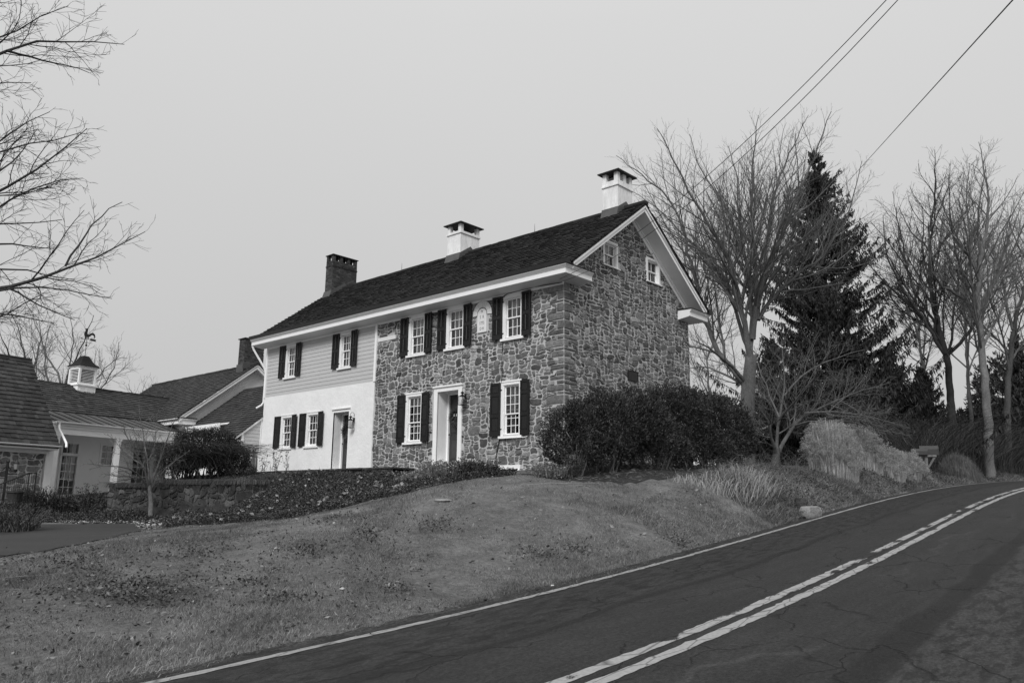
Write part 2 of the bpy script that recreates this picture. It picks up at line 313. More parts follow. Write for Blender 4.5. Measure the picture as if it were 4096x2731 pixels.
    # pale dribbles of old sealer on the far lane
    drb = mth('MULTIPLY', band(mth('ADD', u, mth('MULTIPLY', mth('SUBTRACT', noise(.35, 2, 1.2), .5), 3.2)), 3.85, .035, .05), rng(noise(.22, 1), .45, .55, 0., 1.)); base = mth('MULTIPLY', base, mth('ADD', 1.0, mth('MULTIPLY', drb, .45)))
    l(base, b.inputs['Base Color'])
    h = mth('ADD', noise(95, 3), mth('MULTIPLY', cr, -2.0)); bp = N(t, 'ShaderNodeBump', i_Strength=1.0, i_Distance=.007); l(h, bp.inputs['Height']); l(bp.outputs[0], b.inputs['Normal'])
    return m
def paint_mat(name, wear, g=.5):
    m = bpy.data.materials.new(name); m.use_nodes = True; t = m.node_tree; b = t.nodes['Principled BSDF']; l = t.links.new; b.inputs['Roughness'].default_value = .75; b.inputs['Specular IOR Level'].default_value = .2
    uv = N(t, 'ShaderNodeUVMap', uv_map='UVMap'); mp = N(t, 'ShaderNodeMapping'); mp.inputs['Scale'].default_value = (1, .3, 1); l(uv.outputs[0], mp.inputs[0])
    n = N(t, 'ShaderNodeTexNoise', i_Scale=2.2, i_Detail=9.0, i_Roughness=.58); l(mp.outputs[0], n.inputs[0])
    lo = N(t, 'ShaderNodeTexNoise', i_Scale=.35, i_Detail=1.0); l(uv.outputs[0], lo.inputs[0])
    n2 = N(t, 'ShaderNodeTexNoise', i_Scale=60.0, i_Detail=3.0); l(uv.outputs[0], n2.inputs[0]); ad = N(t, 'ShaderNodeMath', operation='MULTIPLY_ADD', i_1=.10); l(n2.outputs[0], ad.inputs[0]); l(n.outputs[0], ad.inputs[2])
    ad2 = N(t, 'ShaderNodeMath', operation='MULTIPLY_ADD', i_1=.45); l(lo.outputs[0], ad2.inputs[0]); l(ad.outputs[0], ad2.inputs[2])
    r = N(t, 'ShaderNodeMapRange', i_1=wear, i_2=wear+.03, i_3=.028, i_4=g); l(ad2.outputs[0], r.inputs[0])
    vc = N(t, 'ShaderNodeTexVoronoi', feature='DISTANCE_TO_EDGE', i_Scale=6.0); l(mp.outputs[0], vc.inputs[0]); cr = N(t, 'ShaderNodeMapRange', i_1=.0, i_2=.05, i_3=.35, i_4=1.0); l(vc.outputs[0], cr.inputs[0])
    n3 = N(t, 'ShaderNodeTexNoise', i_Scale=25.0, i_Detail=4.0); l(uv.outputs[0], n3.inputs[0]); gr = N(t, 'ShaderNodeMapRange', i_1=.3, i_2=.7, i_3=.8, i_4=1.15); l(n3.outputs[0], gr.inputs[0])
    x = N(t, 'ShaderNodeMath', operation='MULTIPLY'); l(r.outputs[0], x.inputs[0]); l(cr.outputs[0], x.inputs[1]); y = N(t, 'ShaderNodeMath', operation='MULTIPLY'); l(x.outputs[0], y.inputs[0]); l(gr.outputs[0], y.inputs[1])
    l(y.outputs[0], b.inputs['Base Color']); return m
def strip(name, o0, o1, y0, y1, lift, m, k=2, jit=0.0, seed=0, ends=None):
    rg = np.random.default_rng(seed); ys = np.concatenate([np.arange(y0, min(y1, -2), .12), np.arange(max(y0, -2), y1, .3)]) if y0 < -2 else np.arange(y0, y1, .2)
    xe, ze = roadlin(ys); dx = np.gradient(xe, ys); us = np.linspace(o0, o1, k)
    U = np.repeat(us[None], len(ys), 0)
    if jit: U[:, 0] += rg.normal(0, jit, len(ys)); U[:, -1] += rg.normal(0, jit, len(ys))
    X = xe[:, None]+U; Y = ys[:, None]-U*dx[:, None]*0
    crown = -.02*np.clip((np.abs(U-2.8)-2.6), 0, 2)**1*.3; Z = ze[:, None]+lift+crown+.0*U
    V, F = grid_mesh(X, Y+0*U, Z); g = MB().add(V, F)
    return g.build(name, m, smooth=True, uv=np.stack([U.ravel(), np.repeat(ys, k)], 1))
M['asphalt'] = road_mat()
ro = strip('road', -.38, 9.0, -34, 62, 0, M['asphalt'], 24, .035, 1); tag(ro, kind='structure')
def marking(o0, o1, wear, lab, y0=-33, y1=61, jit=.008, seed=0, g=.5, nm='road_marking'):
    o = strip(nm, o0, o1, y0, y1, .005, paint_mat('traffic_paint_'+lab, wear, g), 2, jit, seed); tag(o, kind='structure'); return o
marking(-.055, .055, .60, 'edge', seed=2, g=.27); marking(2.69, 2.83, .715, 'left', seed=3, g=.31); marking(2.95, 3.09, .62, 'right', seed=4, g=.31)
# driveway sheet between a far and a near outline
def patch(name, near, far, m, lift=.02, n=90, k=50):
    def rs(p, n):
        p = A(*p); d = np.concatenate([[0], np.cumsum(np.linalg.norm(np.diff(p, axis=0), axis=1))]); t = np.linspace(0, d[-1], n)
        return np.stack([np.interp(t, d, p[:, 0]), np.interp(t, d, p[:, 1])], 1)
    a, b = rs(near, n), rs(far, n); w = np.linspace(0, 1, k)[:, None, None]; P = a[None]*(1-w)+b[None]*w
    Z = ground_h(P[..., 0], P[..., 1])+lift; V, F = grid_mesh(P[..., 0], P[..., 1], Z); return MB().add(V, F).build(name, m, smooth=True)
M['drive'] = mat('smooth_driveway_asphalt', .034, .8, [(.8, .12), (40, .15)], (70, .004))
DN = [(-9.2, -6.9), (-7.5, -8.35), (-5, -10.9), (-3.2, -12.5), (-1.6, -14.2), (1, -18), (3, -26)]
DF = [(-9.6, -6.1), (-12.1, -6.5), (-14.3, -8.9), (-15.2, -11.5), (-18, -15), (-26, -22), (-30, -34)]
tag(patch('driveway', DN, DF, M['drive']), kind='structure')
# ---------------------------------------------------------------- fieldstone masonry
def stones(g, fr, s0, s1, t0, t1, seed, holes=(), inside=None, cw=.074, ch=.062, mort=.010, depth=.022, lo=.45, hi=1.9, warp=.03, big=.06, quoin=(), qside=1):
    """random rubble: blocks of mixed size packed without long joints, then warped and rounded"""
    rg = np.random.default_rng(seed); o, S, T, Nn = fr; nx = max(2, int(round((s1-s0)/cw))); ny = max(2, int(round((t1-t0)/ch))); cw = (s1-s0)/nx; ch = (t1-t0)/ny
    occ = np.zeros((ny, nx), bool); B = []
    for y in range(ny):
        x = 0
        while x < nx:
            if occ[y, x]: x += 1; continue
            run = 1
            while x+run < nx and not occ[y, x+run] and run < 9: run += 1
            r = rg.random()
            if r < big: w, h = rg.integers(5, 9), rg.integers(3, 6)
            elif r < .42: w, h = rg.integers(3, 6), rg.integers(2, 4)
            elif r < .62: w, h = rg.integers(2, 4), rg.integers(3, 5)
            elif r < .82: w, h = rg.integers(2, 4), rg.integers(1, 3)
            elif r < .95: w, h = rg.integers(2, 6), 1
            else: w, h = 1, rg.integers(1, 3)
            w = min(w, run); w = run if run-w == 1 and w < 5 else w; h = min(h, ny-y)
            if w == 1: h = min(h, 2)
            occ[y:y+h, x:x+w] = True; B.append((x, y, w, h)); x += w
    ph = rg.uniform(0, 6.3, 8)
    def wp(X, Y):
        a = warp*(np.sin(X*5.1+Y*3.3+ph[0])+.7*np.sin(X*9.7-Y*7.1+ph[1])+.6*np.sin(Y*14.+X*3+ph[2])); b_ = warp*.8*(np.sin(X*4.3-Y*2.1+ph[3])+.8*np.sin(X*8.9+Y*5.3+ph[4])+.5*np.sin(X*17.+ph[5]+Y*2)); return X+a, Y+b_
    crn = {}
    def corner(i, j):
        if (i, j) not in crn: crn[(i, j)] = rg.normal(0, 1, 2)*A(.13*cw, .15*ch)*(0 < i < nx)*(0 < j < ny)
        return crn[(i, j)]
    for (x, y, w, h) in B:
        pts = []
        def side(p, q, n):
            c0, c1 = corner(*p), corner(*q)
            for k in range(n):
                f = k/n; pts.append((p[0]+(q[0]-p[0])*f+(c0[0]*(1-f)+c1[0]*f)/cw, p[1]+(q[1]-p[1])*f+(c0[1]*(1-f)+c1[1]*f)/ch))
        nw, nh = (4 if w > 2 else 3), (4 if h > 2 else (3 if h > 1 else 2))
        side((x, y), (x+w, y), nw); side((x+w, y), (x+w, y+h), nh); side((x+w, y+h), (x, y+h), nw); side((x, y+h), (x, y), nh)
        P = A(*pts)*A(cw, ch); X, Y = wp(P[:, 0], P[:, 1]); P = np.stack([X+s0, Y+t0], 1); ctr = P.mean(0); n = len(P)
        ids = {0, nw, nw+nh, 2*nw+nh}; sz = math.hypot(w*cw, h*ch)
        mt = mort*rg.uniform(.5, 1.9); d = ctr-P; hw, hh = w*cw/2, h*ch/2
        P = P+np.clip(d/np.maximum(np.abs(d), 1e-4), -1, 1)*np.minimum(np.abs(d), mt)*A(1, 1)
        cf = rg.uniform(.02, .26)
        for i_ in ids: P[i_] += (ctr-P[i_])*min(.45, cf*rg.uniform(.4, 1.5)*.11/max(min(hw, hh), .03)*.5+.04)
        P += rg.normal(0, .006, P.shape); P = P*.94+(np.roll(P, 1, 0)+np.roll(P, -1, 0))*.03
        if any(z[0] < ctr[0] < z[1] and z[2] < ctr[1] < z[3] for z in holes): continue
        drop = False
        for z in quoin:          # courses of corner stones: neighbours stop against them
            if z[2] < ctr[1] < z[3]:
                drop = P[:, 0].min() > z[0]-.04 if qside > 0 else P[:, 0].max() < z[1]+.04
            m_ = (P[:, 1] >= z[2]) & (P[:, 1] <= z[3])
            if qside > 0: P[m_, 0] = np.minimum(P[m_, 0], z[0])
            else: P[m_, 0] = np.maximum(P[m_, 0], z[1])
        if drop: continue
        for z in holes:
            ins = (P[:, 0] > z[0]) & (P[:, 0] < z[1]) & (P[:, 1] > z[2]) & (P[:, 1] < z[3])
            for q in np.where(ins)[0]:
                dd = [P[q, 0]-z[0], z[1]-P[q, 0], P[q, 1]-z[2], z[3]-P[q, 1]]; a_ = int(np.argmin(dd))
                if a_ < 2: P[q, 0] = z[a_]
                else: P[q, 1] = z[a_]
        P[:, 0] = np.clip(P[:, 0], s0, s1); P[:, 1] = np.clip(P[:, 1], t0, t1)
        if inside is not None and not inside(ctr[0], ctr[1]): continue
        ctr = P.mean(0); dp = depth*rg.uniform(.5, 1.3); val = float(np.clip(rg.lognormal(-.06, .40), lo, hi))
        if rg.random() < .12 or h == 1: val *= .72
        tilt = rg.normal(0, .05, 2)
        def lift(Q, d): return o+np.outer(Q[:, 0], S)+np.outer(Q[:, 1], T)+np.outer(d, Nn)
        def inset(Q, m_): dd = ctr-Q; L_ = np.linalg.norm(dd, axis=1, keepdims=True)+1e-6; return Q+dd/L_*np.minimum(L_*.5, m_)
        r1 = inset(P, .005); r2 = inset(P, .020); r3 = ctr+(P-ctr)*.5+rg.normal(0, .006, P.shape)
        V = np.vstack([lift(P, np.full(n, -.006)), lift(r1, np.full(n, dp*.6)), lift(r2, dp+(r2-ctr)@tilt), lift(r3, dp*1.12+(r3-ctr)@tilt+rg.normal(0, .002, n))])
        F = [(k*n+a, k*n+(a+1) % n, (k+1)*n+(a+1) % n, (k+1)*n+a) for k in range(3) for a in range(n)]
        g.add(V, F, val); g.add(V[3*n:], [list(range(n))], val)
def wall_cells(g, fr, s0, s1, t0, t1, holes, depth=.3, revealmb=None, d0=0.0):
    ss = sorted({s0, s1, *[min(max(q, s0), s1) for h in holes for q in h[:2]]}); ts = sorted({t0, t1, *[min(max(q, t0), t1) for h in holes for q in h[2:4]]})
    o, S, T, Nn = fr
    for a, b in zip(ss[:-1], ss[1:]):
        for c, d in zip(ts[:-1], ts[1:]):
            m_ = ((a+b)/2, (c+d)/2)
            if any(h[0] < m_[0] < h[1] and h[2] < m_[1] < h[3] for h in holes): continue
            g.poly([o+S*x+T*y+Nn*d0 for x, y in ((a, c), (b, c), (b, d), (a, d))])
    r = revealmb or g
    for h in holes:
        dp = h[4] if len(h) > 4 else depth; q = [(h[0], h[2]), (h[1], h[2]), (h[1], h[3]), (h[0], h[3])]
        for i in range(4):
            (a, b), (c, d) = q[i], q[(i+1) % 4]
            r.poly([o+S*a+T*b+Nn*d0, o+S*c+T*d+Nn*d0, o+S*c+T*d-Nn*dp, o+S*a+T*b-Nn*dp])
def clap(g, fr, s0, s1f, t0, t1, holes=(), ex=.152, s0f=None):
    """clapboards; s0/s1f may be functions of height"""
    o, S, T, Nn = fr; t = t0; k = 0; rg = random.Random(4)
    while t < t1-.01:
        tt = min(t+ex, t1); a0 = s0(t) if callable(s0) else s0; b0 = s1f(t) if callable(s1f) else s1f
        seg = [(a0, b0)]
        for h in holes:
            if h[2] < tt and h[3] > t:
                ns = []
                for a, b in seg:
                    if h[1] <= a or h[0] >= b: ns.append((a, b)); continue
                    if h[0] > a: ns.append((a, h[0]))
                    if h[1] < b: ns.append((h[1], b))
                seg = ns
        for a, b in seg:
            if b-a < .01: continue
            p = [o+S*a+T*t+Nn*.004, o+S*a+T*t+Nn*.019, o+S*a+T*tt+Nn*.006, o+S*a+T*tt-Nn*.01, o+S*a+T*t-Nn*.01]
            g.prism(p, S*(b-a), rg.uniform(.97, 1.03))
        t = tt
# ---------------------------------------------------------------- shakes
def shakes(g, P0, U, Vs, s0, s1, length, ex=.15, seed=0, wmin=.09, wmax=.22, th=.022, lo=.65, hi=1.5, dip=0.0):
    """courses of split shakes: P0 eave origin, U along eave, Vs up the slope, s0/s1 functions of distance up the slope"""
    rg = np.random.default_rng(seed); U = A(*U); Vs = A(*Vs); U /= np.linalg.norm(U); Vs /= np.linalg.norm(Vs); Nn = np.cross(U, Vs)
    if Nn[2] < 0: Nn = -Nn
    d = -.02; V = []; vv = []
    while d < length:
        a, b = s0(d), s1(d); s = a-rg.uniform(0, .1); e2 = min(d+ex*1.25, length+.02)
        while s < b:
            w = rg.uniform(wmin, wmax); x0 = max(s, a); x1 = min(s+w-.006, b)
            if x1-x0 > .02:
                j = rg.normal(0, .007); t = th*rg.uniform(.8, 1.2); t2 = .004+th*.15; q = rg.normal(0, .003)
                sg = lambda x, y, n_: P0+U*x+Vs*y+Nn*n_
                wav = .012*math.sin(s*.5+d*.9)
                V.append([sg(x0, d+j, t+wav), sg(x1, d+j, t+q+wav), sg(x1, e2, t2+wav), sg(x0, e2, t2+wav), sg(x0, d+j, -.01), sg(x1, d+j, -.01), sg(x1, e2, -.01), sg(x0, e2, -.01)])
                vv.append(float(np.clip(rg.lognormal(0, .2), lo, hi)))
            s += w
        d += ex
    V = np.array(V); K = len(V); F = np.array([(0, 1, 2, 3), (0, 4, 5, 1), (1, 5, 6, 2), (3, 7, 4, 0)])
    g.add(V.reshape(-1, 3), (np.arange(K)[:, None, None]*8+F[None]).reshape(-1, 4), np.repeat(vv, 4)); return g
FRONT = (A(0, 0, 0), A(1, 0, 0), A(0, 0, 1), A(0, -1, 0))        # s = x, t = z, out = -y
GABLE = (A(0, 0, 0), A(0, 1, 0), A(0, 0, 1), A(1, 0, 0))         # s = y, t = z, out = +x
# ---------------------------------------------------------------- windows and shutters
def window(parent, fr, s0, s1, t0, t1, cols=3, rows=(2, 2), curtain='pair', head=.05, sill=.07, cas=.085, rec=.10, lab=None, wood='white', seed=0, backing=True, lower=0.0):
    """casing outer s0..s1, t0..t1"""
    rg = np.random.default_rng(seed+17); mw = M[wood]
    f = MB(); i0, i1, j0, j1 = s0+cas, s1-cas, t0+.05, t1-cas
    f.lbox(fr, s0, i0, t0, t1-.002, -.03, .035); f.lbox(fr, i1, s1, t0, t1-.002, -.03, .035); f.lbox(fr, i0+.001, i1-.001, j1, t1-.004, -.03, .033)
    f.lbox(fr, i0-.002, i0+.02, j0, j1, -rec-.05, .012); f.lbox(fr, i1-.02, i1+.002, j0, j1, -rec-.05, .012); f.lbox(fr, i0+.02, i1-.02, j1-.02, j1+.001, -rec-.05, .01)
    f.lbox(fr, s0-head*.4, s1+head*.4, t1, t1+head, -.02, .05)
    w = f.build('window', mw, parent)
    if lab: w['label'] = lab
    g = MB(); g.lbox(fr, s0-.06, s1+.06, t0-sill, t0, -.05, .085); g.build('sill', mw, w)
    i0 += .02; i1 -= .02; j1 -= .02; mid = j0+(j1-j0)*rows[1]/(rows[0]+rows[1])
    for k, (a, b, d, rw) in enumerate(((mid-.02-lower, j1, -.05, rows[0]), (j0, mid+.02, -.085, rows[1]))):
        g = MB(); r = .038; g.lbox(fr, i0, i0+r, a, b, d-.03, d); g.lbox(fr, i1-r, i1, a, b, d-.03, d); g.lbox(fr, i0+r, i1-r, a, a+r, d-.03, d+.002); g.lbox(fr, i0+r, i1-r, b-r, b, d-.03, d+.002)
        for c in range(1, cols): x = i0+r+(i1-i0-2*r)*c/cols; g.lbox(fr, x-.0095, x+.0095, a+r, b-r, d-.022, d-.003)
        for c in range(1, rw): y = a+r+(b-a-2*r)*c/rw; g.lbox(fr, i0+r, i1-r, y-.0095, y+.0095, d-.0215, d-.0035)
        g.build('sash', mw, w); g = MB(); o, S, T, Nn = fr; g.poly([o+S*x+T*y+Nn*(d-.014) for x, y in ((i0+r, a+r), (i1-r, a+r), (i1-r, b-r), (i0+r, b-r))]); g.build('pane', M['glass'], w)
    o, S, T, Nn = fr; W_ = i1-i0; H_ = j1-j0
    if curtain == 'pair':
        for sd in (0, 1):
            g = MB(); nu, nt = 22, 12; u = np.linspace(0, 1, nu); tt = np.linspace(0, 1, nt); Uu, Tt = np.meshgrid(u, tt)
            pinch = .50-.22*np.exp(-((Tt-.35)/.22)**2)+.02*np.sin(Tt*5+seed); wd = W_*pinch*(.85 if sd else 1.05)
            x = i0+Uu*wd if sd == 0 else i1-Uu*wd; dp = -.26+.018*np.sin(Uu*26+Tt*2+seed)
            P = o+x[..., None]*S+(j0+Tt*H_)[..., None]*T+dp[..., None]*Nn; V, F = grid_mesh(P[..., 0], P[..., 1], P[..., 2]); g.add(V, F); g.build('curtain', M['curtain'], w, smooth=True)
    elif curtain == 'sheer':
        g = MB(); u = np.linspace(0, 1, 40); tt = np.linspace(0, 1, 6); Uu, Tt = np.meshgrid(u, tt); x = i0+Uu*W_; dp = -.24+.015*np.sin(Uu*40+seed)
        P = o+x[..., None]*S+(j0+Tt*H_)[..., None]*T+dp[..., None]*Nn; V, F = grid_mesh(P[..., 0], P[..., 1], P[..., 2]); g.add(V, F); g.build('curtain', M['curtain'], w, smooth=True)
    elif curtain == 'blind':
        g = MB(); g.lbox(fr, i0, i1, j0, j1, -.20, -.19); g.build('blind', M['blind'], w)
    return (i0, i1, j0, j1)
def rotfr(fr, s, ang):      # frame hinged on the vertical line s
    o, S, T, Nn = fr; c, n = math.cos(ang), math.sin(ang); return (o+S*s+Nn*.045, S*c+Nn*n, T, Nn*c-S*n)
def shutter(parent, fr, hinge, side, t0, t1, w, style, ang=.06):
    """side -1: extends to the left of the hinge line, +1 to the right"""
    f = rotfr(fr, hinge, ang*side); g = MB(); a, b = (-w, 0) if side < 0 else (0, w); th = .034; st = .055
    g.lbox(f, a, a+st, t0, t1, 0, th); g.lbox(f, b-st, b, t0, t1, 0, th); H = t1-t0
    if style == 'louver': rails = [(0, .1), (.47, .54), (.95, 1)]
    elif style == 'three': rails = [(0, .09), (.345, .41), (.745, .80), (.96, 1)]
    else: rails = [(0, .07), (.50, .56), (.95, 1)]
    for p, q in rails: g.lbox(f, a+st, b-st, t0+H*p, t0+H*q, 0, th-.001)
    for (p0, p1), (q0, q1) in zip(rails[:-1], rails[1:]):
        y0, y1 = t0+H*p1, t0+H*q0
        if style == 'louver':
            n = max(3, int((y1-y0)/.042)); o, S, T, Nn = f
            for k in range(n):
                y = y0+(k+.5)*(y1-y0)/n; q = [o+S*(a+st)+T*(y-.024)+Nn*.028, o+S*(a+st)+T*(y+.016)+Nn*.006, o+S*(a+st)+T*(y+.024)+Nn*.008, o+S*(a+st)+T*(y-.016)+Nn*.032]
                g.prism(q, S*(b-a-2*st), 1.0)
        else:
            g.lbox(f, a+st, b-st, y0, y1, .008, .016); m_ = .028; g.lbox(f, a+st+m_, b-st-m_, y0+m_, y1-m_, .016, .026, 1.25)
    sh = g.build('shutter', M['shutter'], parent)
    if style == 'louver':
        for (p0, p1), (q0, q1) in zip(rails[:-1], rails[1:]):
            r = MB(); c = (a+b)/2; r.lbox(f, c-.007, c+.007, t0+H*p1+.03, t0+H*q0-.02, .034, .046); r.build('tilt_rod', M['rod'], sh)
    for q in (.13, .86):
        r = MB(); r.lbox(f, -.05 if side > 0 else -.02, .02 if side > 0 else .05, t0+H*q-.02, t0+H*q+.02, -.03, -.002); r.build('hinge', M['dark'] if style != 'two' else M['white'], sh)
    return sh
# ---------------------------------------------------------------- main stone farmhouse
XL, XB, WD, RY, RZ, SL = -16.24, -8.76, 7.22, 3.61, 11.50, .735
def roofz(y): return RZ-SL*abs(y-RY)
H = thing('farmhouse', 'two-storey fieldstone farmhouse with white plaster and clapboard left end and three chimneys', 'house', (-8, 3.6, 2.6))
UPW = [('E', -2.83, -1.20), ('D', -5.42, -3.76), ('C', -7.36, -5.68)]; UZ = (6.66, 8.05)
LOW = [('G', -2.86, -1.23, 3.64, 5.29), ('F', -7.37, -5.70, 3.64, 5.29)]
SW, CS = .40, .085
def hole(a, b, z0, z1, w=SW): return (a+w+CS-.005, b-w-CS+.005, z0+.045, z1-CS+.005, .16)
hs = [hole(a, b, UZ[0], UZ[1]) for _, a, b in UPW]+[hole(a, b, z0, z1) for _, a, b, z0, z1 in LOW]
DR1 = (-5.36, -4.36, 2.86, 5.25); hs.append(DR1+(.50,))
hs_s = [(h[0]-.09, h[1]+.09, h[2]-.12, h[3]+.13) for h in hs[:-1]]+[(-5.56, -4.17, 2.7, 5.43), (-8.70, -7.66, 7.37, 7.53), (-3.56, -3.06, 6.99, 7.90), (-2.75, -1.55, 2.3, 2.76)]
ds_in = lambda s, t: True
GW = [(1.98, 2.80, 9.11, 9.98), (4.50, 5.35, 9.11, 9.99)]
gh = [(a+.08, b-.08, c+.05, d-.08, .16) for a, b, c, d in GW]
gh_s = [(a, b, c, d) for a, b, c, d in GW]+[(3.25, 3.80, 5.53, 5.88)]
# mortar faces
g = MB(); rv = MB(); wall_cells(g, FRONT, XB, 0, 2.2, 8.16, hs, revealmb=rv)
g.poly([(0, 0, 2.2), (0, WD, 2.2), (0, WD, roofz(WD)-.03), (0, 0, roofz(0)-.03)]) if False else None
wall_cells(g, GABLE, 0, WD, 2.2, 8.7, []); 
ys = [0, 1.0, *[q for h in gh for q in h[:2]], RY, WD]; ys = sorted(ys)
for a, b in zip(ys[:-1], ys[1:]):
    z0 = 8.7; za, zb = roofz(a)-.06, roofz(b)-.06; h = [q for q in gh if q[0] < (a+b)/2 < q[1]]
    if zb < z0 and za < z0: continue
    if h:
        h = h[0]; g.poly([(0, a, z0), (0, b, z0), (0, b, h[2]), (0, a, h[2])]); g.poly([(0, a, h[3]), (0, b, h[3]), (0, b, zb), (0, a, za)])
        for p, q in (((a, h[2]), (b, h[2])), ((b, h[2]), (b, h[3])), ((b, h[3]), (a, h[3])), ((a, h[3]), (a, h[2]))): rv.poly([(0, *p), (0, *q), (-.16, *q), (-.16, *p)])
    else: g.poly([(0, a, z0), (0, b, z0), (0, b, max(zb, z0)), (0, a, max(za, z0))])
g.box(-.6, .0, WD-.02, WD+.0, 2.2, 8.1); g.box(XL, -.6, WD-.02, WD, 2.2, 8.3)
wl = g.build('stone_wall', M['mortar'], H); 
for i in range(0, len(rv.p), 4):      # each opening's reveal is its own mesh
    r_ = MB(); off = 0
    for V_, F_, v_ in rv.p[i:i+4]: r_.add(V_, [[0, 1, 2, 3]], 1.0)
    r_.build('reveal', M['white'], wl)
# quoins at the front right corner, wrapping both faces
rg = np.random.default_rng(5); q = MB(); z = 2.25; qf, qg = [], []; k = 0
while z < 8.1:
    h = float(rg.choice([.10, .13, .17, .2, .24, .28])); h = min(h, 8.14-z); a = float(rg.uniform(.42, .70) if k % 2 else rg.uniform(.2, .34)); b = float(rg.uniform(.18, .3) if k % 2 else rg.uniform(.4, .66))
    v = float(np.clip(rg.lognormal(-.12, .3), .5, 1.3)); e_ = rg.uniform(.014, .026); bb = .02
    zz0, zz1 = z+.012, z+h-.012
    pts = lambda zz, o_: [(-a, -.0, zz), (-a+.02, -e_+o_, zz), (-.03, -e_+o_, zz), (e_-o_, .03-.0, zz), (e_-o_, b-.02, zz), (0, b, zz)]
    Pm = [A(*p) for p in pts(zz0, 0)]; Vb = [pts(zz0, .02), pts(zz0+bb, 0), pts((zz0+zz1)/2, -.005), pts(zz1-bb, 0), pts(zz1, .02)]
    Vv = np.array(Vb).reshape(-1, 3); Vv[:, :] += rg.normal(0, .004, Vv.shape); n = 6
    q.add(Vv, [(r*n+i, r*n+i+1, (r+1)*n+i+1, (r+1)*n+i) for r in range(4) for i in range(5)], v); q.add(Vv[:6], [list(range(6))], v); q.add(Vv[-6:], [list(range(6))], v)
    qf.append((-a-.015, .02, z, z+h)); qg.append((-.02, b+.015, z, z+h)); z += h; k += 1
stones(q, FRONT, XB+.02, -.02, 2.2, 8.15, 11, cw=.080, ch=.060, mort=.0108, big=.045, holes=hs_s, quoin=qf, qside=1)
stones(q, GABLE, .1, WD, 2.2, 11.3, 12, holes=gh_s, quoin=qg, qside=-1, inside=lambda s, t: t < roofz(s)-.22, cw=.086, ch=.053, mort=.0108, big=.03, lo=.45, hi=1.9)
q.build('fieldstones', M['stone'], wl)
# plaster and clapboard end
WH = [('H', -15.23, -13.54, 3.75, 5.06), ('I', -13.40, -11.71, 3.75, 5.06)]; WA = [('A', -15.20, -13.58, 6.65, 8.02), ('B', -11.44, -9.84, 6.65, 8.02)]
DR2 = (-11.17, -10.20, 2.80, 4.95); ZC = 5.94
ph = [hole(a, b, c, d, .42) for _, a, b, c, d in WH]+[DR2+(.42,)]
g = MB(); wall_cells(g, FRONT, XL, XB, 2.3, ZC, ph, d0=.03); g.poly([(XL, -.03, 2.3), (XL, WD, 2.3), (XL, WD, ZC), (XL, -.03, ZC)]); g.poly([(XB, -.03, 2.3), (XB, 0, 2.3), (XB, 0, ZC), (XB, -.03, ZC)])
g.build('plaster_wall', M['plaster'], H)
sh_ = [hole(a, b, c, d, .42) for _, a, b, c, d in WA]
g = MB(); wall_cells(g, FRONT, XL, XB, ZC, 8.16, sh_, d0=-.002); clap(g, FRONT, XL+.02, XB-.03, ZC, 8.14, sh_)
SIDE_L = (A(XL, 0, 0), A(0, -1, 0), A(0, 0, 1), A(-1, 0, 0)); clap(g, SIDE_L, -WD, 0, ZC, 8.3); 
g.poly([(XL, 0, 8.2), (XL, WD, 8.2), (XL, RY, RZ-.1)]); g.build('clapboard_siding', M['siding'], H)
g = MB(); g.box(XL-.03, XL+.07, -.06, .06, ZC-.02, 8.14); g.build('corner_board', M['white'], H); g = MB(); g.box(XB-.07, XB+.05, -.055, .02, ZC-.01, 8.14); g.build('corner_board', M['white'], H)
# openings
for i, (n, a, b) in enumerate(UPW): window(H, FRONT, a+SW, b-SW, UZ[0], UZ[1], curtain='pair', seed=i)
for i, (n, a, b, c, d) in enumerate(LOW): window(H, FRONT, a+SW, b-SW, c, d, rows=(3, 3), seed=5+i, lower=.12, curtain='pair')
for i, (n, a, b, c, d) in enumerate(WA+WH): window(H, FRONT, a+.42, b-.42, c, d, seed=9+i, curtain='pair' if i else 'sheer')
for i, (a, b, c, d) in enumerate(GW): window(H, GABLE, a, b, c, d, cols=2, rows=(1, 1), curtain='blind', cas=.09, head=.0, sill=.03)
for n, a, b, c, d in [(n, a, b, *UZ) for n, a, b in UPW]+LOW+WA+WH:
    st = 'louver' if n in 'ABCDE' else ('three' if n in 'FG' else 'two')
    w = SW if n in 'CDEFG' else .42
    shutter(H, FRONT, a+w, -1, c, d, w-.01, st, ang=.10 if n in 'EG' else .05); shutter(H, FRONT, b-w, 1, c, d, w-.01, st, ang=.16 if n in 'HI' else .12)
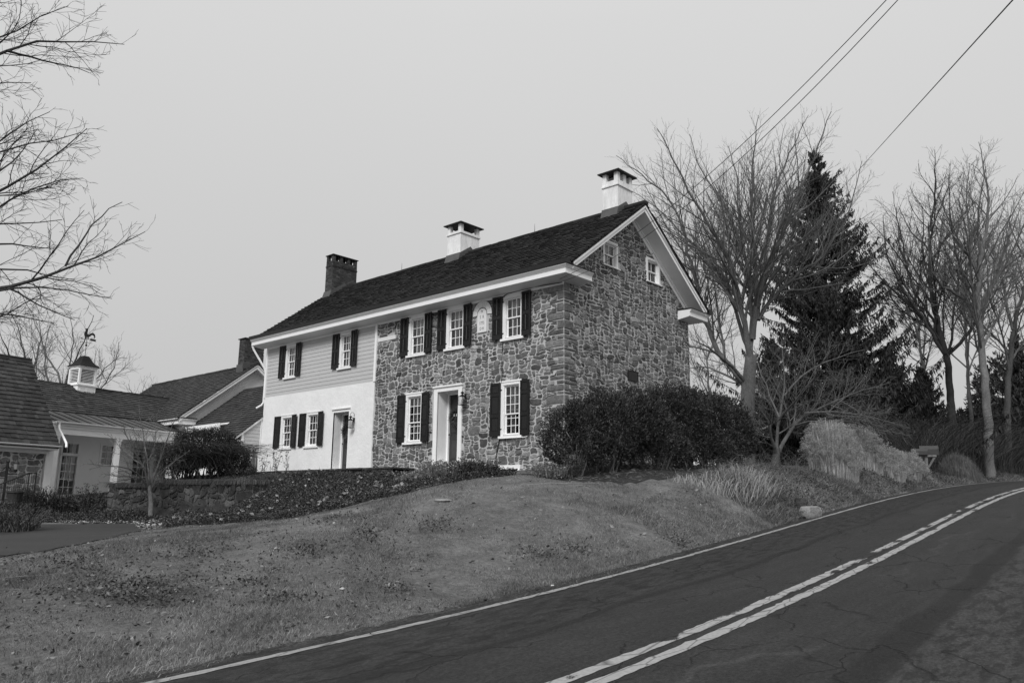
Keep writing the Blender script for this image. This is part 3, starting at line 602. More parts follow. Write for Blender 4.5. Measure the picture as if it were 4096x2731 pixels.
# doors
def doorway(fr, x0, x1, z0, z1, cap, dp, m, wbd, lite=False):
    g = MB(); g.lbox(fr, x0-wbd, x0, z0-.1, z1+wbd*.9, -.02, .035); g.lbox(fr, x1, x1+wbd, z0-.1, z1+wbd*.9, -.02, .035); g.lbox(fr, x0, x1, z1, z1+wbd*.9, -.02, .034)
    g.lbox(fr, x0-wbd-.03, x1+wbd+.03, cap-.05, cap, -.02, .08); g.lbox(fr, x0, x0+.05, z0, z1, -dp-.05, -dp+.05); g.lbox(fr, x1-.05, x1, z0, z1, -dp-.05, -dp+.05); g.lbox(fr, x0+.05, x1-.05, z1-.06, z1, -dp-.05, -dp+.05)
    g.lbox(fr, x0, x1, z0-.12, z0-.01, -dp, .12); d = g.build('door_frame', M['white'], H)
    g = MB(); a, b = x0+.05, x1-.05; y0, y1 = z0, z1-.06; g.lbox(fr, a, b, y0, y1, -dp-.06, -dp-.02); st = .11; md = (a+b)/2
    for p, q in ((y0+.2, y0+.85), (y0+1.05, y1-.55), (y1-.45, y1-.12)):
        for c, e in ((a+st, md-.05), (md+.05, b-st)):
            g.lbox(fr, c, e, p, q, -dp-.021, -dp-.008, .7); g.lbox(fr, c+.03, e-.03, p+.03, q-.03, -dp-.01, -dp+.002, 1.25)
    dd = g.build('door', M['door'], H); k = MB(); o, S, T, Nn = fr; c = o+S*(a+.07)+T*(y0+1.0)-Nn*(dp-.03)
    k.lbox(fr, a+.045, a+.09, y0+.9, y0+1.12, -dp-.02, -dp-.008); k.lathe((0, 0, 0), [(.0, 0), (.02, .0), (.012, .015), (.03, .03), (.03, .045), (.012, .055)], 10)
    V, F, vv = k.p[-3]; R = np.array([S, T, Nn]);
    for i in range(len(k.p)-3, len(k.p)): k.p[i] = (k.p[i][0]@R+c, k.p[i][1], k.p[i][2])
    k.build('handle', M['brass'], dd)
doorway(FRONT, *DR1, 5.44, .50, 'door', .17); doorway(FRONT, *DR2, 5.11, .42, 'door', .06)
# cornice with gable returns
pf = [(0, 8.10), (.48, 8.165), (.50, 8.165), (.50, 8.175), (.54, 8.177), (.54, 8.325), (.56, 8.33), (.575, 8.35), (.60, 8.385), (.62, 8.39), (.62, 8.425), (0, 8.44)]
g = MB(); g.sweep([(XL-.49+.5, 0), (0, 0), (0, .74-.5)], [(0, -1), (.93, -1), (.93, 0)], pf) if False else None
g.sweep([(-16.73, 0), (0, 0), (0, .74)], [(0, -1), (.92, -1), (.92, 0)], pf); g.box(XL, -.0, -.035, .0, 8.02, 8.13); cn = g.build('cornice', M['white'], H)
g = MB(); g.sweep([(0, WD-.74), (0, WD), (-16.73, WD)], [(.92, 0), (.92, 1), (0, 1)], pf); g.build('cornice', M['white'], H)
for y0, y1 in ((-.64, .76), (WD-.76, WD+.64)):
    g = MB(); g.prism([(0, y0, 8.44), (.60, y0, 8.425), (.60, y0, 8.45), (0, y0, 8.50)], (0, y1-y0, 0)); g.build('return_flashing', M['dark'], H)
for s in (1, -1):
    g = MB()
    f = (lambda y: y) if s > 0 else (lambda y: WD-y)
    g.prism([(-16.80, f(-.655), 8.43), (-16.80, f(-.665), 8.56), (-16.80, f(-.60), 8.575), (-16.80, f(-.42), 8.62), (-16.80, f(-.3), 8.44)], (17.42, 0, 0)); g.build('gutter', M['dark'], H)
# roof slabs and shakes
g = MB(); E0 = -.44
for s in (1, -1):
    f = (lambda y: y) if s > 0 else (lambda y: WD-y)
    g.prism([(-16.78, f(E0), roofz(E0)-.02), (-16.78, RY, RZ-.02), (-16.78, RY, RZ-.09), (-16.78, f(E0), roofz(E0)-.09)], (17.40, 0, 0))
up = A(0, 1, SL)/math.hypot(1, SL); LN = (RY-E0)*math.hypot(1, SL)
shakes(g, A(0, E0, roofz(E0)), (1, 0, 0), up, lambda d: -16.80, lambda d: .64, LN, .205, 1, th=.055, wmin=.1, wmax=.26)
shakes(g, A(0, WD-E0, roofz(E0)), (1, 0, 0), A(0, -1, SL), lambda d: -16.80, lambda d: .64, LN, .3, 2, wmin=.3, wmax=.6)
x = -16.8; rg = np.random.default_rng(3)
while x < .62:
    w = rg.uniform(.3, .5); g.box(x, min(x+w, .66), RY-.13, RY+.13, RZ-.05, RZ+.03+rg.uniform(0, .015), rg.uniform(.7, 1.3)); x += w
RF = g.build('roof', M['shake'], H)
# rake boards, soffit, frieze
for s in (1, -1):
    g = MB(); sf = MB(); rk = MB(); fz = MB()
    f = (lambda y: y) if s > 0 else (lambda y: WD-y)
    def band(x0, x1, top, bot, mb, y0=-.42):
        mb.prism([(x0, f(y0), roofz(y0)-top), (x0, RY, RZ-top), (x0, RY, RZ-bot), (x0, f(y0+.0), roofz(y0)-bot)], (x1-x0, 0, 0))
    band(.535, .575, .085, .30, g, -.30 if s > 0 else -.30); band(.575, .61, .085, .17, g, -.30)
    band(0.03, .535, .26, .285, sf, -.15); band(.0, .045, .27, .50, fz, .12); band(.045, .085, .285, .36, fz, .12)
    band(-16.76, -16.70, .085, .29, rk); band(-16.70, XL, .26, .285, rk, -.15)
    g.build('rake_board', M['white'], H); sf.build('rake_soffit', M['white'], H); fz.build('rake_frieze', M['white'], H); rk.build('rake_board', M['white'], H)
# chimneys
def chimney(x0, x1, y0, y1, zb, band_z, top, m, cap, openings, brick=False, capm='dark', over=.08):
    g = MB(); hh = .0
    if not brick:
        g.box(x0, x1, y0, y1, zb-1.2, band_z); e = .04
        g.box(x0-e, x1+e, y0-e, y1+e, band_z, band_z+.055); z1 = band_z+.055; ze = top-.32; g.box(x0-.012, x1+.012, y0-.012, y1+.012, z1, ze)
    else:
        rg = np.random.default_rng(8); g.box(x0+.006, x1-.006, y0+.006, y1-.006, zb-1.2, band_z+.2); z = zb-1.0; z1 = band_z; ze = top-.30; row = 0
        while z < ze-.01:
            big = band_z-.03 < z < band_z+.18; e = .018 if band_z-.03 < z < band_z+.05 else .0
            for ax in (0, 1):
                a0, a1 = (x0, x1) if ax == 0 else (y0, y1); a = a0-(.1 if row % 2 else 0.0)
                while a < a1-.02:
                    p, r = max(a, a0)+.004, min(a+.205, a1)-.004; a += .213
                    if r-p < .02: continue
                    v = float(np.clip(rg.lognormal(0, .3), .6, 1.7))*(.8 if big else 1)
                    if ax == 0: g.box(p-e, r+e, y0-e, y0+.03, z+.005, z+.062, v); g.box(p-e, r+e, y1-.03, y1+e, z+.005, z+.062, v)
                    else: g.box(x0-e, x0+.03, p-e, r+e, z+.005, z+.062, v); g.box(x1-.03, x1+e, p-e, r+e, z+.005, z+.062, v)
            z += .072; row += 1
    # posts carrying the cap leave the smoke openings free
    zt = top-.03; pw = .15; nx, ny = openings
    def posts(a0, a1, n): 
        wdt = (a1-a0-pw)/(n); return [a0+wdt*i for i in range(n+1)]
    for i, px in enumerate(posts(x0, x1, nx)):
        for j, py in enumerate(posts(y0, y1, ny)):
            if 0 < i < nx and 0 < j < ny: continue
            if brick:
                zz = ze
                while zz < zt-.01: g.box(px+.004, px+pw-.004, py+.004, py+pw-.004, zz+.005, min(zz+.062, zt), float(np.random.default_rng(int(zz*100)+i+j).uniform(.7, 1.3))); zz += .072
                g.box(px+.012, px+pw-.012, py+.012, py+pw-.012, ze, zt, 1.5)
            else: g.box(px, px+pw, py, py+pw, ze, zt)
    c = g.build('chimney', m, RF)
    k = MB(); o = over; k.prism([(x0-o, y0-o, top-.03), (x1+o, y0-o, top-.03), (x1+o, y1+o, top-.03), (x0-o, y1+o, top-.03)], (0, 0, .035))
    k.add([(x0-o, y0-o, top+.006), (x1+o, y0-o, top+.006), (x1+o, y1+o, top+.006), (x0-o, y1+o, top+.006), ((x0+x1)/2, (y0+y1)/2, top+cap)], [(0, 1, 4), (1, 2, 4), (2, 3, 4), (3, 0, 4)])
    k.box(x0+.1, x1-.1, y0+.1, y1-.1, ze-.02, ze+.05); k.build('chimney_cap', M[capm], RF)
    fl = MB(); e = .025; zf = lambda y: roofz(y)
    for xx, sg in ((x0-e, -1), (x1+e, 1)):
        fl.prism([(xx, y0-.1, zf(y0-.1)-.05), (xx, RY, RZ-.05), (xx, RY, RZ+.24), (xx, y0-e, zf(y0)+.26)], (sg*.012, 0, 0)); fl.prism([(xx, y1+.1, zf(y1+.1)-.05), (xx, RY, RZ-.05), (xx, RY, RZ+.24), (xx, y1+e, zf(y1)+.26)], (sg*.012, 0, 0))
    fl.prism([(x0-e, y0-.14, zf(y0-.14)+.0), (x0-e, y0-e, zf(y0)+.27), (x0-e, y0-e, zf(y0)-.05)], (x1-x0+2*e, 0, 0)); fl.build('chimney_flashing', M['flash'], RF)
chimney(-.81, -.19, 3.17, 4.05, 11.2, 12.22, 12.74, M['chimplaster'], .06, (1, 2), over=.13)
chimney(-8.44, -7.68, 3.08, 4.14, 11.2, 12.20, 12.63, M['chimplaster'], .10, (1, 1), over=.13)
M['brickm'] = M['brick']
chimney(-16.62, -16.08, 2.92, 4.30, 11.2, 12.40, 13.02, M['brick'], .01, (1, 3), brick=True, over=.04)
for x in (-4.25, -11.9):
    g = MB(); g.tube([(x, RY, RZ), (x, RY, RZ+.4)], [.012, .004], 5); g.tube([(x-.07, RY, RZ+.05), (x, RY, RZ+.08), (x+.07, RY, RZ+.05)], .008, 4); g.build('lightning_rod', M['dark'], RF)
# date stone with its arch
def text_mesh(s, size, fr, s0, t0, d, mb):
    cu = bpy.data.curves.new('letters', 'FONT'); cu.body = s; cu.size = size; cu.extrude = .0; cu.align_x = 'CENTER'; cu.resolution_u = 3
    ob = bpy.data.objects.new('letters', cu); COL.objects.link(ob); bpy.context.view_layer.update(); me = ob.evaluated_get(bpy.context.evaluated_depsgraph_get()).to_mesh()
    o, S, T, Nn = fr; V = [o+S*(s0+v.co.x*.82)+T*(t0+v.co.y)+Nn*d for v in me.vertices]
    for p in me.polygons: mb.add(V, [list(p.vertices)])
    bpy.data.objects.remove(ob)
g = MB(); cx, w, z0, zs_ = -3.335, .205, 7.01, 7.60
pts = [(cx-w, z0), (cx+w, z0)]+[(cx+w*math.cos(a), zs_+w*math.sin(a)) for a in np.linspace(0, math.pi, 14)]
g.prism([(x, -.045, z) for x, z in pts], (0, .06, 0)); dsn = g.build('date_stone', M['marble'], H)
g = MB()
for i in range(6):      # six voussoirs round the head
    a0, a1 = -.12+i*(math.pi+.24)/6+.012, -.12+(i+1)*(math.pi+.24)/6-.012; r0, r1 = .225, .42
    q = [(cx+r0*math.cos(a), zs_+.02+r0*math.sin(a)) for a in np.linspace(a0, a1, 5)]+[(cx+r1*math.cos(a), zs_+.02+r1*math.sin(a)*1.03) for a in np.linspace(a1, a0, 5)]
    g.prism([(x, -.036, z) for x, z in q], (0, .05, 0))
g.build('arch_stones', M['marble'], H)
g = MB(); q = [(cx+.435*math.cos(a), zs_+.02+.445*math.sin(a)) for a in np.linspace(-.12, math.pi+.12, 24)]; g.tube([(x, -.03, z) for x, z in q], .009, 4)
q = [(cx+.213*math.cos(a), zs_+.213*math.sin(a)) for a in np.linspace(-.1, math.pi+.1, 20)]; g.tube([(x, -.045, z) for x, z in q], .007, 4); g.build('arch_joint', M['dark'], H)
g = MB()
for s, z, sz, dx in (('M', 7.65, .13, 0), ('S  R', 7.47, .145, 0), ('1773', 7.27, .14, 0), ('D\u00b7H', 7.09, .135, .0)): text_mesh(s, sz, FRONT, cx+dx, z, .0475, g)
g.build('lettering', M['ink'], dsn)
g = MB(); g.box(-8.69, -7.67, -.03, .02, 7.38, 7.52); g.build('inscribed_stone', M['marble'], H)
g = MB(); g.box(0, .05, 3.26, 3.80, 5.54, 5.87)
g.box(.05, .062, 3.26, 3.80, 5.54, 5.56); g.box(.05, .062, 3.26, 3.80, 5.85, 5.87); g.box(.05, .062, 3.26, 3.28, 5.56, 5.85); g.box(.05, .062, 3.78, 3.80, 5.56, 5.85); g.build('bronze_plaque', M['bronze'], H)
# cellar window at the foot of the wall
g = MB(); g.box(-2.78, -1.55, -.14, .02, 2.64, 2.76); g.prism([(-1.62, -.14, 2.64), (-1.62, -.5, 2.3), (-1.62, -.5, 2.22), (-1.62, 0, 2.22), (-1.62, 0, 2.64)], (.05, 0, 0)); g.box(-2.74, -2.68, -.05, .03, 2.25, 2.64)
g.build('cellar_hatch', M['white'], H); g = MB(); g.box(-2.68, -1.62, -.02, .035, 2.25, 2.64); g.build('cellar_pane', M['inside'], H)
# cables, downspouts, sensor brackets
g = MB(); g.tube([(.0, -.1, 8.06), (-1.1, -.06, 8.12), (-2.2, -.06, 8.1), (-2.42, -.07, 8.02), (-2.40, -.07, 7.9)], .014, 5); g.tube([(-2.40, -.05, 6.66), (-2.41, -.06, 6.0), (-2.43, -.05, 5.3)], .010, 4); g.tube([(-2.44, -.05, 3.64), (-2.6, -.05, 3.1), (-2.72, -.06, 2.7)], .012, 4); g.tube([(-2.47, -.05, 3.62), (-2.58, -.07, 3.2), (-2.6, -.06, 2.7)], .009, 4)
g.build('wall_cable', M['dark'], H)
g = MB(); g.tube([(-2.50, -.06, 3.62), (-2.44, -.08, 3.57), (-1.9, -.12, 3.565), (-1.4, -.08, 3.57), (-1.33, -.06, 3.6)], .012, 5); g.build('shutter_stay', M['white'], H)
g = MB(); g.tube([(-6.98, -.06, 3.62), (-6.9, -.08, 3.57), (-6.5, -.12, 3.565)], .012, 5); g.build('shutter_stay', M['white'], H)
g = MB(); g.tube([(-16.68, -.52, 8.16), (-16.66, -.45, 8.0), (-16.36, -.04, 7.2), (-16.33, .0, 7.0), (-16.33, .0, 5.75), (-16.35, -.08, 5.62), (-16.5, -.22, 5.5)], .045, 8); g.build('downspout', M['white'], H)
g = MB(); g.tube([(.59, WD-.1, 8.75), (.62, 5.5, 10.0), (.61, 4.4, 10.75), (.60, 3.9, 11.1)], .006, 4); t_ = np.linspace(0, 6.3, 16)
g.tube(np.stack([.62+.02*np.cos(t_), 7.2+.13*np.cos(t_), 8.72+.13*np.sin(t_)], 1), .006, 4); g.build('lightning_cable', M['dark'], H)
# interior floor and partition so windows look onto a dim room
g = MB(); g.box(XL+.1, -.3, .5, WD-.3, 5.75, 5.85); g.box(XL+.1, -.3, .8, WD-.3, 8.6, 8.66); g.box(XL+.2, -.3, 3.9, 4.0, 2.4, 8.6); g.build('interior', M['inside'], H)
# terrace
T_ = thing('stone_terrace', 'low fieldstone terrace with dark flagstone edge under the plaster wall and doorways', 'terrace', (-12, -.5, 2.5))
g = MB(); rg = np.random.default_rng(7); x = -16.1
while x < -6.4:
    w = rg.uniform(.6, 1.1); g.box(x+.006, min(x+w, -6.4), -1.02+rg.uniform(-.03, .03), -.03, 2.72, 2.775+rg.uniform(-.006, .006), rg.uniform(.7, 1.3)); x += w
g.build('flagstones', M['wetstone'], T_); g = MB(); TF = (A(0, -.96, 0), A(1, 0, 0), A(0, 0, 1), A(0, -1, 0)); wall_cells(g, TF, -16.1, -6.4, 2.0, 2.72, []); stones(g, TF, -16.1, -6.4, 2.2, 2.72, 21, mort=.004, depth=.03); g.build('riser', M['wetstone'], T_)
# ---------------------------------------------------------------- lanterns, wreaths
def lantern(x, z0, z1, y, lab):
    h = z1-z0; t = thing('wall_lantern', lab, 'lantern', (x, y, z0), 'wall lanterns beside the front doors'); yc = y-.17; w = .085; cb, ct = z0+h*.06, z0+h*.50
    g = MB(); g.lathe((x+.0, y-.01, z0+h*.55), [(.0, 0)], 3) if False else None
    g.box(x-.04, x+.04, y-.03, y, z0+h*.42, z0+h*.68); a = np.linspace(-.3, math.pi+.6, 16); g.tube([(x, y-.02, z0+h*.55)]+[(x, yc+.075-.085*math.cos(q)*1, z0+h*.84+.09*math.sin(q)) for q in a], .008, 5); g.build('bracket', M['dark'], t)
    g = MB()
    for sx in (-1, 1):
        for sy in (-1, 1): g.box(x+sx*w-.006, x+sx*w+.006, yc+sy*w-.006, yc+sy*w+.006, cb, ct)
        g.box(x+sx*w*.35-.004, x+sx*w*.35+.004, yc-w-.004, yc-w+.004, cb, ct); g.box(x+w-.004, x+w+.004, yc+sx*w*.35-.004, yc+sx*w*.35+.004, cb, ct)
    g.box(x-w-.01, x+w+.01, yc-w-.01, yc+w+.01, cb-.012, cb+.003); g.box(x-w-.012, x+w+.012, yc-w-.012, yc+w+.012, ct, ct+.014)
    g.lathe((x, yc, ct+.014), [(w*1.1, 0), (w*.45, h*.07), (.02, h*.12), (.055, h*.16), (.06, h*.19), (.03, h*.23), (.008, h*.25)], 10); g.lathe((x, yc, z0), [(.006, 0), (.02, .02), (.006, cb-z0-.01)], 8); g.build('cage', M['dark'], t)
    g = MB(); g.lathe((x, yc, cb), [(.02, 0), (.02, .08), (.03, .11), (.028, .17), (.0, .2)], 8); g.build('bulb', M['curtain'], t)
lantern(-9.86, 4.27, 4.88, -.03, 'black carriage lantern on the white plaster wall beside the left door')
lantern(-4.03, 4.68, 5.28, 0, 'black carriage lantern on the fieldstone wall beside the right door')
def wreath(x, y, z, r, lab, bells):
    t = thing('door_wreath', lab, 'wreath', (x, y, z), 'evergreen wreaths on the front doors'); rg = np.random.default_rng(int(abs(x)*10)); n = 1500
    a = rg.uniform(0, 2*np.pi, n); rr = r*(.78+.2*rg.normal(0, 1, n)*.5); C = np.stack([x+rr*np.cos(a), y-.06+rg.normal(0, .035, n), z+rr*np.sin(a)], 1)
    D = np.stack([np.cos(a), np.full(n, -.5), np.sin(a)], 1)+rg.normal(0, .6, (n, 3)); D /= np.linalg.norm(D, axis=1, keepdims=True); S_ = np.cross(D, rg.normal(0, 1, (n, 3))); S_ /= np.linalg.norm(S_, axis=1, keepdims=True)
    V = np.stack([C-S_*.008, C+S_*.008, C+D*.10], 1).reshape(-1, 3); g = MB().add(V, np.arange(3*n).reshape(-1, 3), rg.uniform(.7, 3.2, n)); g.build('greenery', M['needle'], t)
    if bells:
        g = MB()
        for dx in (-.05, .06): g.lathe((x+dx, y-.13, z+.02), [(.045, 0), (.03, .05), (.02, .09), (.0, .1)], 10)
        g.build('bell', M['brass'], t)
wreath(-4.86, .47, 4.42, .30, 'evergreen wreath with two small bells on the dark door in the stone wall', True)
wreath(-10.72, .39, 4.28, .30, 'bushy evergreen wreath on the dark door in the white plaster wall', False)
# ---------------------------------------------------------------- west wing, side addition, porch link, garage
def slope_roof(g, x0, x1, y0, z0, y1, z1, thick=.08):
    g.prism([(x0, y0, z0-.02), (x0, y1, z1-.02), (x0, y1, z1-.02-thick), (x0, y0, z0-.02-thick)], (x1-x0, 0, 0))
WG = thing('gabled_wing', 'white gabled rear wing with long grey shake roof behind the bushes', 'house', (-27, 3, 2))
WS = .784; WRY, WRZ = 2.9, 8.44; wz = lambda y: WRZ-WS*abs(y-WRY); XG = -22.45; XR = -22.1
g = MB(); PGb = (A(XG, 0, 0), A(0, 1, 0), A(0, 0, 1), A(1, 0, 0))
g.poly([(XG, -.55, 1.5), (XG, 6.35, 1.5), (XG, 6.35, wz(6.35)-.1), (XG, WRY, WRZ-.1), (XG, -.55, wz(-.55)-.1)]); g.poly([(-34, -.55, 1.5), (XG, -.55, 1.5), (XG, -.55, 5.5), (-34, -.55, 5.5)]); g.poly([(-34, 6.35, 1.5), (XG, 6.35, 1.5), (XG, 6.35, 5.5), (-34, 6.35, 5.5)]); g.poly([(-34, -.55, 1.5), (-34, 6.35, 1.5), (-34, 6.35, 5.5), (-34, WRY, WRZ-.1), (-34, -.55, 5.5)])
g.build('plaster_wall', M['plaster'], WG)
g = MB(); ey = -.98; slope_roof(g, -34, XR+.02, ey, wz(ey), WRY, WRZ); slope_roof(g, -34, XR+.02, 2*WRY-ey, wz(ey), WRY, WRZ)
LW = (WRY-ey)*math.hypot(1, WS); shakes(g, A(0, ey, wz(ey)), (1, 0, 0), (0, 1, WS), lambda d: -34.0, lambda d: XR+.05, LW, .20, 31, th=.045, wmin=.1, wmax=.26)
shakes(g, A(0, 2*WRY-ey, wz(ey)), (1, 0, 0), (0, -1, WS), lambda d: -34.0, lambda d: XR+.05, LW, .3, 32, wmin=.3, wmax=.6)
rg = np.random.default_rng(33); x = -34.
while x < XR: w = rg.uniform(.3, .5); g.box(x, min(x+w, XR+.06), WRY-.12, WRY+.12, WRZ-.04, WRZ+.03+rg.uniform(0, .02), rg.uniform(.8, 1.3)); x += w
wrf = g.build('roof', M['shake2'], WG)
g = MB()
for s in (1, -1):
    f = (lambda y: y) if s > 0 else (lambda y: 2*WRY-y)
    for x0, x1, tp, bt, y0 in ((XR-.04, XR, .03, .26, ey+.1), (XR, XR+.03, .03, .10, ey+.1), (XG, XR-.04, .22, .25, ey+.25)):
        g.prism([(x0, f(y0), wz(y0)-tp), (x0, WRY, WRZ-tp), (x0, WRY, WRZ-bt), (x0, f(y0), wz(y0)-bt)], (x1-x0, 0, 0))
g.build('rake_board', M['white'], WG)
g = MB(); pw_ = [(0, 5.08), (.36, 5.12), (.36, 5.30), (.44, 5.34), (.44, 5.38), (0, 5.40)]
g.sweep([(-34, -.55), (XG, -.55), (XG, -.05)], [(0, -1), (.8, -1), (.8, 0)], pw_); g.build('cornice', M['white'], WG)
g = MB(); g.box(XG, XR+.03, -1.0, -.03, 5.40, 5.43); g.build('return_flashing', M['dark'], WG)
g = MB(); g.box(-23.2, -22.62, 2.42, 3.5, 7.6, 9.0)
for z in np.arange(7.9, 9.75, .072):
    rw = int(round(z/.072)) % 2
    for ax in (0, 1):
        a0, a1 = ((-23.2, -22.62) if ax == 0 else (2.42, 3.5)); a = a0-.1*rw
        while a < a1-.02:
            p, r = max(a, a0)+.004, min(a+.205, a1)-.004; a += .213; v = float(rg.uniform(.6, 1.7))
            if r-p < .02: continue
            if ax == 0: g.box(p, r, 2.405, 2.44, z+.005, z+.062, v)
            else: g.box(-22.64, -22.605, p, r, z+.005, z+.062, v)
g.box(-23.19, -22.63, 2.43, 3.49, 9.0, 9.76, 1.6); g.build('chimney', M['brick'], wrf)
g = MB(); g.box(-23.27, -22.55, 2.35, 3.57, 9.76, 9.80); g.build('chimney_cap', M['dark'], wrf)
g = MB(); g.box(-23.24, -22.58, 2.36, 2.40, 7.9, 8.45); g.box(-22.6, -22.57, 2.36, 3.5, 8.2, 8.55); g.build('chimney_flashing', M['flash'], wrf)
# side addition
AD = thing('side_addition', 'low shake-roofed addition with pale clapboard end tucked against the plaster wall', 'building', (-19, .5, 2.6))
AS = .79; az = lambda y: 5.3+AS*(y-.16); yr_, y2 = 2.5, -.95; g = MB()
g.poly([(-16.3, -.87, 2.3), (-16.3, 0, 2.3), (-16.3, 0, az(0)-.1), (-16.3, -.87, az(-.87)-.1)]); 
SA = (A(-16.3, 0, 0), A(0, 1, 0), A(0, 0, 1), A(1, 0, 0))
clap(g, SA, lambda t: max(-.87, (t+.12-5.3)/AS+.16), 0, 2.45, 5.02, ex=.15); g.build('clapboard_siding', M['siding'], AD)
g = MB(); g.box(-22.2, -16.32, -.87, -.82, 2.0, 4.4); g.box(-16.40, -16.27, -.92, -.82, 2.3, 4.38); g.box(-16.28, -16.26, -.09, .0, 2.5, 5.1); g.box(-22.45, -19, -.5, -.45, 2, 5)
g.prism([(-16.3, -1.24, 4.08), (-16.3, .02, 5.08), (-16.3, .02, 5.19), (-16.3, -1.24, 4.19)], (.08, 0, 0)); g.box(-18.6, -16.24, -1.22, -.82, 4.05, 4.09); g.box(-19.27, -18.55, -.9, -.2, 4.2, 4.3)
g.build('trim', M['white'], AD)
g = MB(); slope_roof(g, -18.60, -16.24, -1.25, az(-1.25), yr_, az(yr_)); slope_roof(g, -22.40, -18.60, -.16, az(-.16), yr_, az(yr_)); slope_roof(g, -22.40, -16.24, yr_+2.5, az(yr_)-2, yr_, az(yr_))
Ls = lambda y: (y-(-1.25))*math.hypot(1, AS)
def sL(d): return -18.60 if d < Ls(-.18) else -22.40+(.0)
shakes(g, A(0, -1.25, az(-1.25)), (1, 0, 0), (0, 1, AS), sL, lambda d: -16.20 if d < Ls(.0) else -16.25, Ls(yr_), .20, 35, th=.045, wmin=.1, wmax=.26)
g.build('roof', M['shake2'], AD)
g = MB(); g.tube([(-18.6, -1.30, 4.17), (-16.25, -1.30, 4.17)], .045, 8); g.tube([(-22.3, -.24, 4.98), (-18.62, -.24, 4.98)], .045, 8); g.build('gutter', M['white'], AD)
g = MB(); WF = (A(0, -.87, 0), A(1, 0, 0), A(0, 0, 1), A(0, -1, 0)); g.box(-16.9, -16.45, -.89, -.875, 3.0, 3.95); g.build('pane', M['inside'], AD)
g = MB()
for x in (-16.92, -16.69, -16.46): g.box(x, x+.03, -.915, -.88, 2.95, 4.0)
for z in (2.95, 3.2, 3.45, 3.7, 3.97): g.box(-16.89, -16.46, -.91, -.882, z, z+.025)
g.build('window_bars', M['white'], AD)
# rotated frame of the porch link and garage
LA = math.radians(12.4); LU = A(-math.sin(LA), math.cos(LA), 0); LN_ = A(math.cos(LA), math.sin(LA), 0); Zv = A(0, 0, 1)
LF = (A(0, 0, 0), LU, Zv, LN_)        # s along the link, t up, d out towards the driveway
def lp(u, off, z): return LU*u+LN_*off+Zv*z
LK = thing('porch_link', 'low link building with columned porch, metal porch roof and shake roof', 'building', tuple(lp(2, -24, 1.6)))
G0, RG, RDZ, MT, MZ = -21.38, -26.31, 6.81, -23.95, 5.34
US = -3.3; UE = 6.6
g = MB(); wall_cells(g, (LN_*-23.6, LU, Zv, LN_), US, UE, 1.0, 4.7, [(-.42, .38, 1.76, 4.04, .1), (1.38, 2.08, 3.12, 4.05, .1), (2.95, 3.95, 1.76, 4.04, .1)])
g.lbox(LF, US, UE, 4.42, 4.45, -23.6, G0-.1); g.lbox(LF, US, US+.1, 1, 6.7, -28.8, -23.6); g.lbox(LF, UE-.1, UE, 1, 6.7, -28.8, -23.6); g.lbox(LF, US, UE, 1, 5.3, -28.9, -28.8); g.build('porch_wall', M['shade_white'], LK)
g = MB(); g.lbox(LF, -2.05, UE, 4.18, 4.52, -21.72, -21.56); g.lbox(LF, -2.08, UE, 4.52, 4.60, -21.75, -21.45)
g.prism([lp(-2.10, G0+.02, 4.62), lp(-2.10, MT, MZ-.06), lp(-2.10, MT, MZ-.24), lp(-2.10, -21.75, 4.45), lp(-2.10, G0-.04, 4.52)], LU*.06); g.lbox(LF, -2.3, -2.04, 4.38, 4.60, -22.5, -21.45); g.lbox(LF, -2.36, -2.04, 4.56, 4.64, -22.6, -21.38)
g.build('porch_beam', M['white'], LK)
g = MB(); k = MB()
g.prism([lp(-2.14, G0, 4.64), lp(-2.14, MT-.1, MZ+.03), lp(-2.14, MT-.1, MZ-.02), lp(-2.14, G0, 4.60)], LU*(UE+2.1))
for u in np.arange(-2.0, UE, .50): g.prism([lp(u, G0, 4.64), lp(u, MT, MZ), lp(u, MT, MZ+.035), lp(u, G0, 4.675)], LU*.022, .5)
g.build('metal_roof', M['metal'], LK)
g = MB(); LSl = (RDZ-MZ)/(MT-RG)
g.prism([lp(US, MT+.05, MZ-.0), lp(US, RG, RDZ-.02), lp(US, RG, RDZ-.12), lp(US, MT+.05, MZ-.1)], LU*(UE-US)); g.prism([lp(US, 2*RG-MT, MZ), lp(US, RG, RDZ-.02), lp(US, RG, RDZ-.12), lp(US, 2*RG-MT, MZ-.1)], LU*(UE-US))
upv = -LN_+Zv*LSl; shakes(g, lp(0, MT+.12, MZ-.02), LU, upv, lambda d: US, lambda d: UE, (MT+.12-RG)*math.hypot(1, LSl), .21, 36, th=.046, wmin=.12, wmax=.3)
u = US
while u < UE: w = rg.uniform(.3, .5); g.lbox(LF, u, min(u+w, UE), RDZ-.04, RDZ+.035+rg.uniform(0, .02), RG-.13, RG+.13, rg.uniform(.8, 1.3)); u += w
lrf = g.build('roof', M['shake2'], LK)
def half_tube(g, a, b, r):
    a, b = A(*a), A(*b); n = 9; t = np.linspace(math.pi, 2*math.pi, n); d = b-a; sd = np.cross(d, Zv); sd /= np.linalg.norm(sd)
    prof = [sd*r*math.cos(q)+Zv*r*math.sin(q) for q in t]+[sd*(r-.008)*math.cos(q)+Zv*(r-.008)*math.sin(q) for q in t[::-1]]
    g.prism([a+p for p in prof], d)
g = MB(); half_tube(g, lp(-2.12, G0+.05, 4.66), lp(UE, G0+.05, 4.66), .065); pp_ = [lp(-2.0, G0+.05, 4.60), lp(-2.0, G0+.03, 4.3), lp(-2.35, -20.1, 3.95), lp(-2.75, -19.5, 3.72)]
